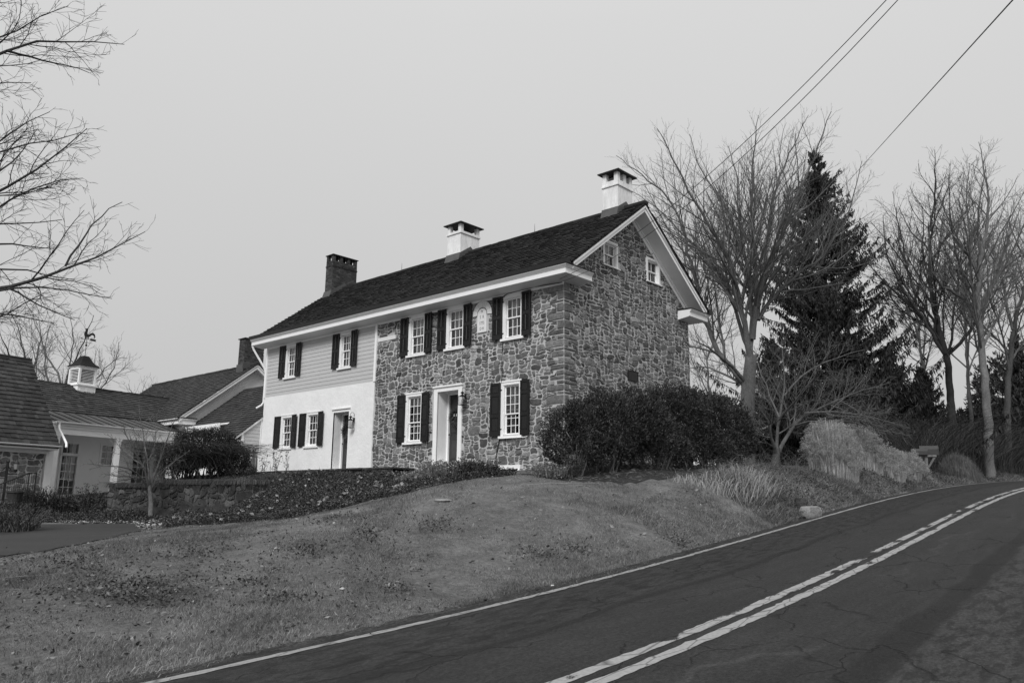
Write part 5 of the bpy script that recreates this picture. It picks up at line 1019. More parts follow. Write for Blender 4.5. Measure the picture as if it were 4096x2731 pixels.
# ---------------------------------------------------------------- leafy things
def leaves(C, D, L, W, rg, fold=.25):
    n = len(C); L = np.broadcast_to(np.asarray(L, float).reshape(-1, 1), (n, 1)); W = np.broadcast_to(np.asarray(W, float).reshape(-1, 1), (n, 1)); D = D/(np.linalg.norm(D, axis=1, keepdims=True)+1e-9)
    S_ = np.cross(D, rg.normal(0, 1, D.shape)); S_ /= np.linalg.norm(S_, axis=1, keepdims=True)+1e-9; U = np.cross(S_, D)
    V = np.stack([C, C+D*L*.5+S_*W+U*W*fold, C+D*L, C+D*L*.5-S_*W+U*W*fold], 1).reshape(-1, 3); return V, np.arange(4*n).reshape(-1, 4)
def hedge(name, label, cat, blobs, n, seed, m, leafL=.085, leafW=.018, stems=60, vs=.35, clump=14, lowcut=.0, group=None, base=None, litval=1.0):
    rg = np.random.default_rng(seed); b0 = blobs[0][0]; bz = gz(b0[0], b0[1]); o = thing(name, label, cat, (b0[0], b0[1], bz), group)
    vol = A(*[b[1]*b[2]*b[3] for b in blobs])**.75; pk = rg.choice(len(blobs), n//clump, p=vol/vol.sum()); C = []; Nn = []
    for i, b in enumerate(blobs):
        k = (pk == i).sum()
        if not k: continue
        u = rg.normal(0, 1, (k, 3)); u /= np.linalg.norm(u, axis=1, keepdims=True); ru = 1-np.abs(rg.normal(0, .16, (k, 1))); ru = np.clip(ru+.07*np.sin(u[:, :1]*7+i)+.06*np.sin(u[:, 2:]*9+u[:, 1:2]*5)+.10*(rg.random((k, 1)) < .12), .2, 1.2)
        C.append(A(*b[0])+u*ru*A(b[1], b[2], b[3])); Nn.append(u)
    C = np.vstack(C); Nn = np.vstack(Nn)
    inside = np.zeros(len(C), bool)
    for b in blobs: inside |= (((C-A(*b[0]))/A(b[1], b[2], b[3]))**2).sum(1) < .55
    gzv = ground_h(C[:, 0], C[:, 1]); keep = (C[:, 2] > gzv+.1+lowcut*rg.random(len(C))) & (~inside | (rg.random(len(C)) < .35)); C = C[keep]; Nn = Nn[keep]; v0 = np.clip(rg.lognormal(0, vs*.6, len(C)), .5, 2)
    Cc = np.repeat(C, clump, 0)+rg.normal(0, .055, (len(C)*clump, 3)); Dd = np.repeat(Nn, clump, 0)*.7+A(0, 0, .5)+rg.normal(0, .55, (len(C)*clump, 3)); vv = np.repeat(v0, clump)*np.clip(rg.lognormal(0, vs, len(Cc)), .4, 2.6)*litval
    V, F = leaves(Cc, Dd, rg.uniform(.6, 1.25, len(Cc))*leafL, leafW, rg); MB().add(V, F, vv).build('foliage', m, o)
    if stems:
        g = MB(); P = []; R = []
        for _ in range(stems):
            b = blobs[rg.integers(len(blobs))]; a = rg.uniform(0, 6.3); x = b[0][0]+b[1]*.45*math.cos(a)*rg.random(); y = b[0][1]+b[2]*.45*math.sin(a)*rg.random(); z = gz(x, y); e_ = A(*b[0])+A(b[1]*math.cos(a)*.85, b[2]*math.sin(a)*.85, b[3]*rg.uniform(-.2, .7)); t = np.linspace(0, 1, 6)[:, None]; p = A(x, y, z)*(1-t)+e_*t; p[:, 2] += .18*b[3]*np.sin(t[:, 0]*3); p[1:-1] += rg.normal(0, .04, (4, 3)); P.append(p); R.append(np.linspace(rg.uniform(.012, .028), .006, 6))
        g.tubes(np.array(P), np.array(R), 5, rg.uniform(.6, 1.5, len(P))); g.build('stems', M['bark'], o)
    return o
def D2(x): return x*4096/2352
def bl(u, v, d, rx, ry, rz, gx_=None):
    p = at(D2(u), D2(v), d); return (p, rx, ry, rz)
hedge('evergreen_hedge', 'big rounded dark evergreen hedge in front of the stone gable wall', 'hedge', [bl(1320, 1008, 20.4, .78, .8, .86), bl(1385, 990, 21.3, .95, 1.0, 1.0), bl(1455, 985, 22.3, 1.0, 1.1, 1.02), bl(1545, 985, 23.6, 1.1, 1.2, 1.24), bl(1600, 985, 25.2, 1.1, 1.3, 1.18), bl(1655, 995, 26.6, 1.0, 1.2, 1.08), bl(1680, 1010, 27.6, .75, 1.0, .95), bl(1500, 1040, 22.4, 1.0, 1.0, .7), bl(1600, 1045, 24, 1.1, 1.1, .7)], 150000, 301, M['leaf'], stems=170, lowcut=.5, leafL=.085, leafW=.015)
hedge('berry_bush', 'dense dark bush spilling over the low stone garden wall beside the addition', 'bush', [bl(475, 1030, 31.3, 1.1, 1.2, .62), bl(420, 1050, 31.8, .75, .9, .5), bl(525, 1055, 30.8, .6, .8, .55), bl(440, 1008, 31.8, .5, .6, .35), bl(500, 1005, 31.3, .45, .6, .35), bl(390, 1070, 30.9, .4, .5, .3), bl(555, 1082, 30.5, .35, .5, .25)], 56000, 302, M['leaf'], stems=120, leafL=.06, leafW=.012, vs=.5, clump=8, litval=.8)
# whip-like sprays above that bush
rg = np.random.default_rng(5); o = bpy.data.objects.get('berry_bush'); g = MB(); P = []
for _ in range(520):
    c = at(D2(rg.uniform(400, 540)), D2(1075), 31.0+rg.normal(0, .4)); a = rg.uniform(0, 6.3); t = np.linspace(0, 1, 7)[:, None]; L_ = rg.uniform(.9, 1.9); dr = A(math.cos(a)*.7, math.sin(a)*.7, 1.15); P.append(c+dr*t*L_+A(math.cos(a)*.5, math.sin(a)*.5, -.75)*L_*t**2.4+rg.normal(0, .015, (7, 3)))
g.tubes(np.array(P), np.tile(np.linspace(.007, .003, 7), (len(P), 1)), 3, rg.uniform(.6, 1.3, len(P))); g.build('canes', M['barkdark'], o)
# ---------------------------------------------------------------- plume grasses
def plume_grass(label, u, v, d, h, r, n, seed, plumes=True, group='plume grasses beside the road', m='straw', arch=.22, name='plume_grass'):
    rg = np.random.default_rng(seed); b = at(D2(u), D2(v), d); b[2] = gz(b[0], b[1])-.03; o = thing(name, label, 'ornamental grass', tuple(b), group)
    a = rg.uniform(0, 6.283, n); fo = np.sqrt(rg.random(n)); rr = r*.74*fo; out = r*.22*fo*rg.uniform(.0, 1.25, n); hh = h*(1-.50*fo**2.4)*rg.uniform(.35, 1.04, n)**.7; k = 6; t = np.linspace(0, 1, k)
    bx = b[0]+rr*np.cos(a); by = b[1]+rr*np.sin(a); a2 = a+rg.normal(0, .45, n); dr = rg.uniform(.0, .6, n)*arch*h
    X = bx[:, None]+np.cos(a2)[:, None]*out[:, None]*t**1.7; Y = by[:, None]+np.sin(a2)[:, None]*out[:, None]*t**1.7; gb = ground_h(bx, by)-.03; Z = gb[:, None]+hh[:, None]*np.sin(t*1.57)**.9-dr[:, None]*np.clip(t-.55, 0, 1)**1.5*2
    W = .0075*(1-t*.75)[None]*rg.uniform(.6, 1.5, n)[:, None]; sx, sy = -np.sin(a2+rg.normal(0, 1, n)), np.cos(a2+rg.normal(0, 1, n))
    P = np.stack([X, Y, Z], -1); S_ = np.stack([sx, sy, np.zeros(n)], -1)[:, None, :]*W[..., None]
    V = np.stack([P-S_, P+S_], 2).reshape(-1, 3); i = (np.arange(n)*k*2)[:, None]+(np.arange(k-1)*2)[None]; F = np.stack([i, i+1, i+3, i+2], -1).reshape(-1, 4)
    MB().add(V, F, np.repeat(np.clip(rg.lognormal(0, .28, n), .45, 1.9), k-1)).build('blades', M[m], o)
    if plumes:
        q = int(n*.07); C, D = [], []
        for j in rg.choice(n, q, replace=False):
            tip = P[j, -2]+rg.normal(0, .03, 3); d0 = unit(A(math.cos(a2[j])*rg.uniform(.2, 1.), math.sin(a2[j])*rg.uniform(.2, 1.), rg.uniform(.3, 1.))); m_ = 30; tt = rg.random(m_)[:, None]*.30
            C.append(tip+d0*tt+A(0, 0, -1)*tt**2*2.2+rg.normal(0, .028, (m_, 3))); D.append(d0+rg.normal(0, .6, (m_, 3))+A(0, 0, -.3))
        C = np.vstack(C); D = np.vstack(D); V, F = leaves(C, D, .08, .008, rg); MB().add(V, F, rg.uniform(.6, 1.05, len(F))).build('plumes', M[m], o)
    return o
plume_grass('tallest clump of pale plume grass, left end of the roadside row', 1915, 1080, 30.3, 2.05, 1.08, 6500, 401)
plume_grass('second clump of pale plume grass, just right of the tallest clump', 1978, 1080, 32.2, 1.70, 1.0, 5500, 402)
plume_grass('third clump of pale plume grass, between the second clump and the end clump', 2032, 1080, 34.2, 1.42, .92, 4500, 403)
plume_grass('shortest end clump of pale plume grass, touching the mailboxes', 2080, 1082, 36.3, 1.1, .75, 3600, 404)
plume_grass('rounded mound of grey ornamental grass standing alone right of the mailboxes', 2207, 1088, 42, 1.28, 1.0, 5200, 405, plumes=False, m='weed', arch=1.3, group=None)
# ---------------------------------------------------------------- mailboxes on one post
mb_ = at(D2(2130), D2(1086), 39.5); mb_[2] = gz(mb_[0], mb_[1]); MX = thing('mailbox', 'two dark mailboxes on one wooden post at the end of the plume grass', 'mailbox', tuple(mb_))
def arched(g, c, L_, w, h, ax, sd):
    n = 9; t = np.linspace(0, math.pi, n); q = [c+sd*(w/2)+A(0, 0, 0)]+[c+sd*(w/2*math.cos(a))+A(0, 0, h*.6+h*.4*math.sin(a)) for a in t]+[c-sd*(w/2)]; g.prism(q, ax*L_)
ax_ = unit(A(math.cos(.42), math.sin(.42), 0)); sd_ = A(-ax_[1], ax_[0], 0)
g = MB(); g.lbox((mb_, ax_, Zv, sd_), -.05, .06, 0, .98, -.05, .05); g.lbox((mb_, ax_, Zv, sd_), -.42, .42, .90, .98, -.045, .045); g.prism([mb_+ax_*.04+Zv*.45, mb_+ax_*.12+Zv*.45, mb_+ax_*.40+Zv*.90, mb_+ax_*.30+Zv*.90], sd_*.07); g.build('post', M['wood'], MX)
M['mbox'] = mat('dull_grey_green_mailbox_paint', .045, .5, [(6, .15)])
for (off, L_, w, h, s) in ((-.58, .62, .2, .27, -.10), (-.22, .72, .30, .42, .16)):
    g = MB(); arched(g, mb_+ax_*off+sd_*s+Zv*.98, L_, w, h, ax_, sd_); bx_ = g.build('box', M['mbox'], MX); g = MB(); arched(g, mb_+ax_*(off+L_-.0)+sd_*s+Zv*.975, .03, w+.02, h+.02, ax_, sd_); g.build('door', M['mbox'], bx_)
# ---------------------------------------------------------------- stones
def rock(name, label, x, y, sx, sy, sz, m, seed, rot=0., z=None, cat='stone', group=None, dz=0.0):
    rg = np.random.default_rng(seed); zz = gz(x, y) if z is None else z; n = 12; V = []
    for k, (f, r) in enumerate(((-.3, .62), (.1, .95), (.55, 1.0), (.92, .86), (1.0, .7))):
        for i in range(n):
            a = 2*math.pi*i/n; c, s = math.cos(a), math.sin(a); p = max(abs(c), abs(s)); q = r/(p**.75)*.80; V.append((c*q*sx*.5+rg.normal(0, sx*.02), s*q*sy*.5+rg.normal(0, sy*.02), f*sz+rg.normal(0, sz*.03)))
    V = np.array(V); R_ = np.array([[math.cos(rot), -math.sin(rot), 0], [math.sin(rot), math.cos(rot), 0], [0, 0, 1]]); V = V@R_.T+A(x, y, zz+dz)
    g = MB().add(V, [(k*n+i, k*n+(i+1) % n, (k+1)*n+(i+1) % n, (k+1)*n+i) for k in range(4) for i in range(n)]); g.add(V[-n:], [list(range(n))]); o = g.build(name, m, base=(x, y, zz)); return tag(o, label, cat, group)
M['palestone'] = mat('pale_dressed_stone', .30, .9, [(4, .2), (25, .2)], (20, .02))
M['markerstone'] = mat('grey_marker_stone', .24, .95, [(5, .35), (25, .3)], (18, .03))
rock('marker_stone', 'pale squared block of stone sticking out of the weedy bank at the road edge', 6.0, 2.45, .34, .95, .26, M['markerstone'], 1, -.25, dz=.05)
rock('marker_stone', 'smaller dark stone half buried just above the pale block in the bank', 5.55, 2.9, .35, .4, .3, M['wetstone'], 2, .8)
p = at(D2(925), D2(1112), 20.5); rock('bed_stone', 'flat pale stone lying in the ivy below the stone wall', p[0], p[1], .6, .35, .13, M['palestone'], 3, .4)
p = at(D2(1017), D2(1162), 17.0); rock('flat_stone', 'small flat stone flush in the lawn near the ivy edge', p[0], p[1], .5, .25, .04, M['palestone'], 4, .2)
# ---------------------------------------------------------------- garden wall of dark fieldstone
GWL = thing('garden_wall', 'low curved garden wall of dark damp fieldstone holding up the bed', 'wall', (-12.5, -5, 1.2)); pth = [(-15.9, -6.1), (-14.6, -5.75), (-13.0, -5.25), (-11.5, -4.85), (-10.2, -4.35), (-9.3, -3.7)]
rg = np.random.default_rng(71); g = MB(); g2 = MB()
for (x0, y0), (x1, y1) in zip(pth[:-1], pth[1:]):
    S_ = unit(A(x1-x0, y1-y0, 0)); L_ = math.hypot(x1-x0, y1-y0); Nf = A(S_[1], -S_[0], 0); fr = (A(x0, y0, 0), S_, A(0, 0, 1), Nf); zt = min(gz(x0-Nf[0]*.5, y0-Nf[1]*.5), 2.25)+.02
    zt = 2.08 if x0 < -13 else 2.18; wall_cells(g, fr, 0, L_, .7, zt-.03, []); g.lbox(fr, 0, L_, .7, zt-.04, -.4, 0.0); stones(g2, fr, -.02, L_+.02, .75, zt, int(rg.integers(1e6)), cw=.085, ch=.085, mort=.010, depth=.035, warp=.045, lo=.5, hi=2.0)
    x = 0
    while x < L_: w = rg.uniform(.3, .55); g2.lbox(fr, x+.01, min(x+w, L_)-.01, zt-.05, zt+rg.uniform(.0, .06), -.42+rg.uniform(-.04, .04), .04+rg.uniform(-.02, .03), rg.uniform(.5, 1.2)); x += w
g.build('core', M['oldmortar'], GWL); g2.build('fieldstones', M['wetstone'], GWL)
G3 = []
for (x0, y0), (x1, y1) in zip(pth[:-1], pth[1:]):
    S_ = unit(A(x1-x0, y1-y0, 0)); L_ = math.hypot(x1-x0, y1-y0); Nf = A(S_[1], -S_[0], 0); zt = 2.08 if x0 < -13 else 2.18
    for _ in range(int(L_*520)):
        c = A(x0, y0, zt+.04)+S_*rg.uniform(0, L_)+Nf*rg.uniform(-.55, .06); a = rg.normal(0, .6); d = Nf*math.cos(a)+S_*math.sin(a); q = rg.uniform(.12, .34); t = np.linspace(0, 1, 5)[:, None]; G3.append(c+d*q*t+A(0, 0, 1)*(q*.55*np.sin(t*2.2)-q*.7*t**2))
MB().tubes(np.array(G3), np.tile(np.linspace(.0045, .002, 5), (len(G3), 1)), 3, np.clip(rg.lognormal(0, .4, len(G3)), .3, 2)).build('draped_grass', M['weed'], GWL)['kind'] = 'stuff'
LWL = thing('planter_wall', 'low stone planter wall in front of the porch and railing', 'wall', tuple(lp(-4, -18.6, 1.1))); g = MB(); fr = (LN_*-18.35, LU, Zv, LN_)
g.lbox(fr, -6.5, -2.1, .6, 1.46, -.35, 0); stones(g, fr, -6.5, -2.1, .7, 1.46, 77, cw=.12, ch=.08, mort=.01, depth=.04, lo=.8, hi=2.4); g.build('fieldstones', M['wetstone'], LWL); g = MB(); g.lbox(fr, -6.55, -2.05, 1.46, 1.52, -.4, .06); g.build('cap_stones', M['palestone'], LWL)
# ---------------------------------------------------------------- small things by the garage
q = at(35/2.413, 1500+1150/2.413, 31.5); zb = gz(q[0], q[1]); PL = thing('post_lantern', 'black twin-headed lamp post in front of the stone garage wall', 'lamp post', (q[0], q[1], zb)); g = MB(); zt = 2.82; g.tube([(q[0], q[1], zb), (q[0], q[1], zt)], .045, 8); g.lathe((q[0], q[1], zt-.02), [(.05, 0), (.06, .03), (.02, .10)], 8)
heads = [(q+LU*s*.28)*A(1, 1, 0)+Zv*(zt-.27) for s in (-1, 1)]
for h_ in heads: c_ = A(q[0], q[1], zt-.1); g.tube([c_, (c_+h_)/2+Zv*.02-Zv*.13, h_+Zv*-.02], .014, 5)
g.build('post', M['dark'], PL)
for h_ in heads:
    g = MB(); g.lathe(h_, [(.02, -.08), (.05, 0), (.085, .22), (.10, .23), (.05, .30), (.012, .36), (.012, .40)], 6); hh = g.build('lamp_head', M['dark'], PL); g = MB(); g.lathe(h_, [(.056, .03), (.088, .20)], 6); g.build('lamp_glass', M['straw'], hh)
r0, r1 = at(0, 1500+1200/2.413, 31.2), at(345/2.413, 1500+1110/2.413, 31.6); RL = thing('stair_railing', 'black iron stair railing with thin balusters at the left edge', 'railing', (float(r0[0]), float(r0[1]), 1.5)); g = MB()
tA, tB = at(0, 1500+1052/2.413, 31.2), at(285/2.413, 1500+942/2.413, 31.5); tC = at(352/2.413, 1500+942/2.413, 31.6); tA0 = tA+(tA-tB)*.5
g.tube([tA0, tA, tB, tC, tC+A(0, 0, -.06)], .02, 6); bA0, bA, bB, bC = [p_-A(0, 0, .72) for p_ in (tA0, tA, tB, tC)]; g.tube([bA0, bA, bB, bC], .013, 5)
for t in np.linspace(0, 1, 22):
    L_ = 1.5; s = t*1.5; a_, b_ = (tA0, tA) if s < .5 else (tA, tB); f_ = s/.5 if s < .5 else s-.5; p_ = a_*(1-f_)+b_*f_; g.tube([p_, p_-A(0, 0, .74)], .008, 4)
for t in (.35, .7): p_ = tB*(1-t)+tC*t; g.tube([p_, p_-A(0, 0, .74)], .008, 4)
g.tube([tC, tC-A(0, 0, 1.0)], .024, 6); g.tube([tB, tB-A(0, 0, 1.0)], .02, 6); g.build('rail', M['dark'], RL)
q = at(138/2.413, 1500+1195/2.413, 31.0); g = MB(); g.lathe((q[0], q[1], 1.5), [(.17, 0), (.24, .30), (.27, .31), (.27, .36), (.24, .36), (.22, .33)], 14); o = g.build('planter_pot', M['pot'], base=(q[0], q[1], 1.5), smooth=False); tag(o, 'dark round planter pot beside the black stair railing', 'planter')
# twiggy plants in front of the porch
def twiggy(name, label, cat, u, v, d, w, h, n, seed, m='barkdark', leafn=0, group=None, lm='leaf', spread=.5):
    rg = np.random.default_rng(seed); b = at(u, v, d); b[2] = gz(b[0], b[1]); o = thing(name, label, cat, tuple(b), group); P = []
    for _ in range(n):
        a = rg.uniform(0, 6.3); r = w*.5*rg.random(); t = np.linspace(0, 1, 6)[:, None]; c = b+A(math.cos(a)*r, math.sin(a)*r, 0); hh = h*rg.uniform(.5, 1); dr = A(math.cos(a)*spread, math.sin(a)*spread, 0)*hh*.5*rg.random(); P.append(c+dr*t**1.5+A(0, 0, 1)*hh*t+np.cumsum(rg.normal(0, h*.012, (6, 3)), 0))
    P = np.array(P); g = MB().tubes(P, np.tile(np.linspace(.009, .004, 6), (n, 1)), 3, rg.uniform(.5, 1.6, n)); g.build('stems', M[m], o)
    if leafn:
        i = rg.integers(0, n, leafn); k = rg.integers(1, 6, leafn); C = P[i, k]+rg.normal(0, .04, (leafn, 3)); V, F = leaves(C, rg.normal(0, 1, (leafn, 3)), .07, .02, rg); MB().add(V, F, rg.uniform(.5, 2.2, leafn)).build('foliage', M[lm], o)
    return o
for i, (x, w, h, lab) in enumerate(((250, .9, .8, 'dark twiggy shrub nearest the planter pot'), (400, 1.1, .95, 'tallest twiggy shrub in front of the first porch post'), (560, .9, .85, 'dark twiggy shrub in front of the glazed porch door'), (680, .6, .5, 'low dark twiggy shrub beside the glazed porch door'))):
    twiggy('twiggy_shrub', lab, 'shrub', x/2.413, 1500+1215/2.413, 32.2, w, h, 170, 500+i, leafn=900, group='twiggy shrubs in front of the porch', spread=.4)
twiggy('rose_bush', 'thin leafy bush standing against the grey porch wall', 'shrub', 860/2.413, 1500+1180/2.413, 33, 1.0, .8, 26, 510, leafn=420, spread=.9)
hedge('low_shrub', 'low sprawling dark shrub at the edge of the driveway near the left border', 'shrub', [bl(60, 1180, 27.5, .85, .7, .24), bl(15, 1176, 27.8, .7, .6, .26)], 4200, 520, M['ivy'], stems=150, leafL=.05, leafW=.011, clump=5, vs=.5)
# ---------------------------------------------------------------- things on the terrace
def stump(label, x, h, w, seed):
    rg = np.random.default_rng(seed); o = thing('driftwood_stump', label, 'driftwood', (x, -1.05, 2.7), 'driftwood stumps on the terrace'); g = MB()
    for k in range(15):
        a = rg.uniform(0, 6.3); t = np.linspace(0, 1, 9); r = w*rg.uniform(.2, .5); tw = rg.uniform(-1.5, 1.5); hh = h*rg.uniform(.55, 1); rad = r*(1-.55*t+.18*np.sin(t*5+k)); P = np.stack([x+rad*np.cos(a+tw*t)+.04*np.sin(t*3), -1.05+rad*np.sin(a+tw*t), 2.6+hh*t], 1); g.tube(P, np.linspace(w*.19, w*.055, 9)*rg.uniform(.7, 1.2), 6, rg.uniform(.6, 1.5))
    g.build('wood', M['wood'], o, smooth=True); return o
stump('shorter gnarled driftwood stump at the left corner of the terrace', -15.72, .98, .30, 1); stump('taller pale driftwood stump under the left window of the plaster wall', -15.0, 1.18, .30, 2)
def dried(label, x, n, h, seed, sp_=.5):
    rg = np.random.default_rng(seed); o = thing('dried_stalks', label, 'dry plant', (x, -1.1, 2.6), 'dried flower stalks on the terrace'); P = []; C = []
    for _ in range(n):
        a = rg.normal(0, .45); hh = h*rg.uniform(.4, 1); t = np.linspace(0, 1, 7)[:, None]; p = A(x+rg.uniform(-.25, .25), -1.12+rg.uniform(-.1, .1), 2.55)+A(math.sin(a)*sp_, rg.normal(0, .1), 0)*hh*t**1.3+A(0, 0, hh)*t+np.cumsum(rg.normal(0, .012, (7, 3)), 0); P.append(p); C += [p[-1]+rg.normal(0, .015, 3) for _ in range(7)]+[p[rg.integers(2, 6)]+rg.normal(0, .03, 3) for _ in range(9)]
    MB().tubes(np.array(P), np.tile(np.linspace(.007, .004, 7), (n, 1)), 4).build('stalks', M['barkdark'], o); C = np.array(C); V, F = leaves(C, rg.normal(0, 1, C.shape)+A(0, 0, -.6), .055, .014, rg); MB().add(V, F, rg.uniform(.5, 1.5, len(F))).build('seed_heads', M['barkdark'], o)
dried('cluster of dried flower stalks just right of the taller driftwood stump', -14.1, 9, 1.05, 3); dried('tallest cluster of dried flower stalks under the right window of the plaster wall', -13.2, 12, 1.25, 4); dried('sparse dried stalks nearest the left door', -12.4, 6, 1.0, 5)
dried('low dried stalks beside the clapboard addition', -17.0, 12, .75, 6)
for i, (u, v, d, w, h, n, lab) in enumerate(((1035, 1092, 21.2, 1.5, .45, 420, 'wispy dark shrub at the foot of the right door'), (1075, 1094, 20.8, .8, .38, 260, 'small dense dark shrub between the right door and the cellar window'), (1115, 1096, 20.8, .6, .32, 160, 'low dark shrub in front of the cellar window'), (1270, 1098, 20.2, .9, .35, 220, 'wispy low shrub at the stone corner beside the hedge'), (960, 1090, 22.5, 1.1, .28, 160, 'thin dry shrub at the foot of the stone wall left of the right door'))):
    twiggy('foundation_shrub', lab, 'shrub', D2(u), D2(v), d, w, h, n, 530+i, leafn=n*5, m='wood' if i in (0, 3, 4) else 'barkdark', group='low shrubs along the stone wall', lm='weed' if i in (0, 3, 4) else 'leaf', spread=1.5)
# air conditioning unit behind the hedge end
q = at(D2(1689), D2(1066), 29.8); zb = gz(q[0], q[1]); AC = thing('air_conditioner', 'small grey louvred air conditioning unit behind the right end of the hedge', 'air conditioner', (q[0], q[1], zb)); g = MB(); AF = (A(q[0], q[1], zb), unit(A(.85, .5, 0)), Zv, unit(A(.5, -.85, 0))); g.lbox(AF, -.32, .32, .02, .78, -.6, -.02, .6); g.build('housing', M['metal'], AC); g = MB()
for z in np.arange(.1, .74, .065): g.lbox(AF, -.30, .30, z, z+.03, -.02, .005)
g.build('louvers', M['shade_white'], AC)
# ---------------------------------------------------------------- overhead wires
def wire(label, p0, p1, sag, r, extra=None):
    t = np.linspace(0, 1, 60)[:, None]; P = A(*p0)*(1-t)+A(*p1)*t; P[:, 2] -= sag*4*t[:, 0]*(1-t[:, 0]); o = MB().tube(P, r, 5).build('overhead_wire', M['dark'], base=tuple(P[0])); return tag(o, label, 'wire', 'overhead wires')
def service(label, p0, top, mid, r=.0065):      # service drop hanging in a shallow curve from the pole across the road to the house
    p0, p1 = A(*p0), at(*top, 11.0); e_ = p1-p0; d = ray(*mid); den = e_[0]*d[1]-e_[1]*d[0]; w_ = CAM-p0; tm = (w_[0]*d[1]-w_[1]*d[0])/den; s_ = (w_[0]*e_[1]-w_[1]*e_[0])/den; zm = CAM[2]+d[2]*s_
    lin = p0[2]+e_[2]*tm; k = (lin-zm)/(tm*(1-tm)); t = np.linspace(0, 1.7, 60)[:, None]; P = p0+e_*t; P[:, 2] -= k*t[:, 0]*(1-t[:, 0]); o = MB().tube(P, r, 5).build('overhead_wire', M['dark'], base=tuple(P[0])); return tag(o, label, 'wire', 'overhead wires')
hp = A(.05, -.25, 8.12)
service('upper of the two wires running down to the corner of the stone house', hp, (3546, 0), (2900, 641)); service('lower of the two wires running down to the corner of the stone house', hp+A(.02, .1, -.06), (3592, 0), (2900, 691))
ext = lambda a, b, k: tuple(A(*a)+(A(*b)-A(*a))*k)
w1, w2 = at(4052, 0, 12.0), at(3396, 723, 46.0); wire('single wire on the right passing behind the tall dark spruce', ext(w1, w2, -.3), ext(w1, w2, 1.35), .0, .011)
# ---------------------------------------------------------------- ground cover, grass, leaves
def pip(x, y, poly):
    c = np.zeros(x.shape, bool); n = len(poly)
    for i in range(n):
        (x0, y0), (x1, y1) = poly[i], poly[(i+1) % n]; c ^= ((y0 > y) != (y1 > y)) & (x < (x1-x0)*(y-y0)/(y1-y0+1e-12)+x0)
    return c
BED = [(-9.4, -6.6), (-8.9, -7.3), (-7.4, -7.9), (-5.6, -7.6), (-4.1, -7.2), (-2.6, -6.7), (-1.5, -6.1), (-.6, -5.2), (-.1, -4.3), (.3, -3.5), (.4, -2.4), (-1.5, -1.9), (-6.4, -1.2), (-16.3, -1.1), (-16.6, -3.5), (-12, -3.7), (-9.6, -3.5), (-9.1, -3.9), (-10, -4.7), (-12, -5.4), (-12.1, -6.1)]
MOUND = [(-15.9, -6.3), (-16.5, -5.0), (-17, -3.8), (-18.8, -3.2), (-19.6, -5.0), (-18.6, -6.6), (-17.6, -7.4), (-15.6, -8.6), (-14.6, -8.3), (-13.4, -7.2), (-12.2, -6.4), (-12.4, -5.7)]
def scatter(poly, n, rg):
    P = A(*poly); lo, hi = P.min(0), P.max(0); q = rg.uniform(lo, hi, (int(n*2.2), 2)); q = q[pip(q[:, 0], q[:, 1], poly)][:n]; return q
def cover(name, poly, n, m, L_, W_, seed, h=.12, kind='stuff', up=.6, vs=.5, clumps=0.0):
    rg = np.random.default_rng(seed); q = scatter(poly, n, rg); 
    if clumps: nn = np.sin(q[:, 0]*2.1+1.7*np.sin(q[:, 1]*1.9))*np.sin(q[:, 1]*2.6+q[:, 0]*.7); q = q[nn > rg.uniform(-1.6, 1.0, len(q))*clumps]
    z = ground_h(q[:, 0], q[:, 1]); C = np.stack([q[:, 0], q[:, 1], z+rg.random(len(q))**1.5*h], 1); D = rg.normal(0, 1, C.shape); D[:, 2] = np.abs(D[:, 2])*up; V, F = leaves(C, D, rg.uniform(.5, 1.3, len(C))*L_, W_, rg); o = MB().add(V, F, np.clip(rg.lognormal(0, vs, len(F)), .3, 3.2)).build(name, m); return tag(o, kind=kind)
cover('ivy_bed', BED, 110000, M['ivy'], .052, .016, 601, h=.16, vs=.65)
cover('ivy_mound', MOUND, 50000, M['ivy'], .06, .018, 602, h=.13, vs=.55)
cover('bed_fallen_leaves', BED, 900, M['litter'], .13, .04, 605, h=.2, up=.4, vs=.5)
M['soil'] = mat('dark_bed_soil', .03, .95, [(3, .3), (20, .3)], (30, .03))
def flat(name, poly, m, lift=.012, step=.18):
    P = A(*poly); lo, hi = P.min(0), P.max(0); xs = np.arange(lo[0], hi[0], step); ys = np.arange(lo[1], hi[1], step); X, Y = np.meshgrid(xs, ys); V, F = grid_mesh(X, Y, ground_h(X, Y)+lift); c = V[F].mean(1); F = F[pip(c[:, 0], c[:, 1], poly)]; o = MB().add(V, F).build(name, m, smooth=True); return tag(o, kind='structure')
flat('bed_soil', BED, M['soil']); flat('mound_soil', MOUND, M['soil'])
HB = [(.3, -2.3), (2.0, -2.5), (3.2, -1.6), (3.7, .5), (3.9, 3.5), (4.0, 7.5), (3.4, 9), (.5, 9), (.2, 3), (.1, 0)]; flat('hedge_bed_soil', HB, M['soil'])
cover('bed_litter', [(-9.4, -6.8), (-9.0, -7.3), (-11.5, -6.9), (-12.2, -6.6), (-13.6, -7.8), (-15.4, -8.7), (-15.8, -8.1), (-15.8, -6.4), (-12.4, -5.55), (-9.9, -4.75), (-9.3, -5.6)], 6500, M['litter'], .10, .03, 603, h=.06, up=.25, vs=.8)
flat('wall_foot_soil', [(-9.4, -6.8), (-12.2, -6.6), (-13.6, -7.8), (-15.8, -8.1), (-16.2, -6.2), (-15.9, -5.9), (-14.6, -5.6), (-13, -5.1), (-11.5, -4.7), (-10.2, -4.2), (-9.2, -4.6)], M['soil'])
cover('hedge_litter', HB, 5000, M['weed'], .16, .008, 604, h=.06, up=.2, vs=.4)
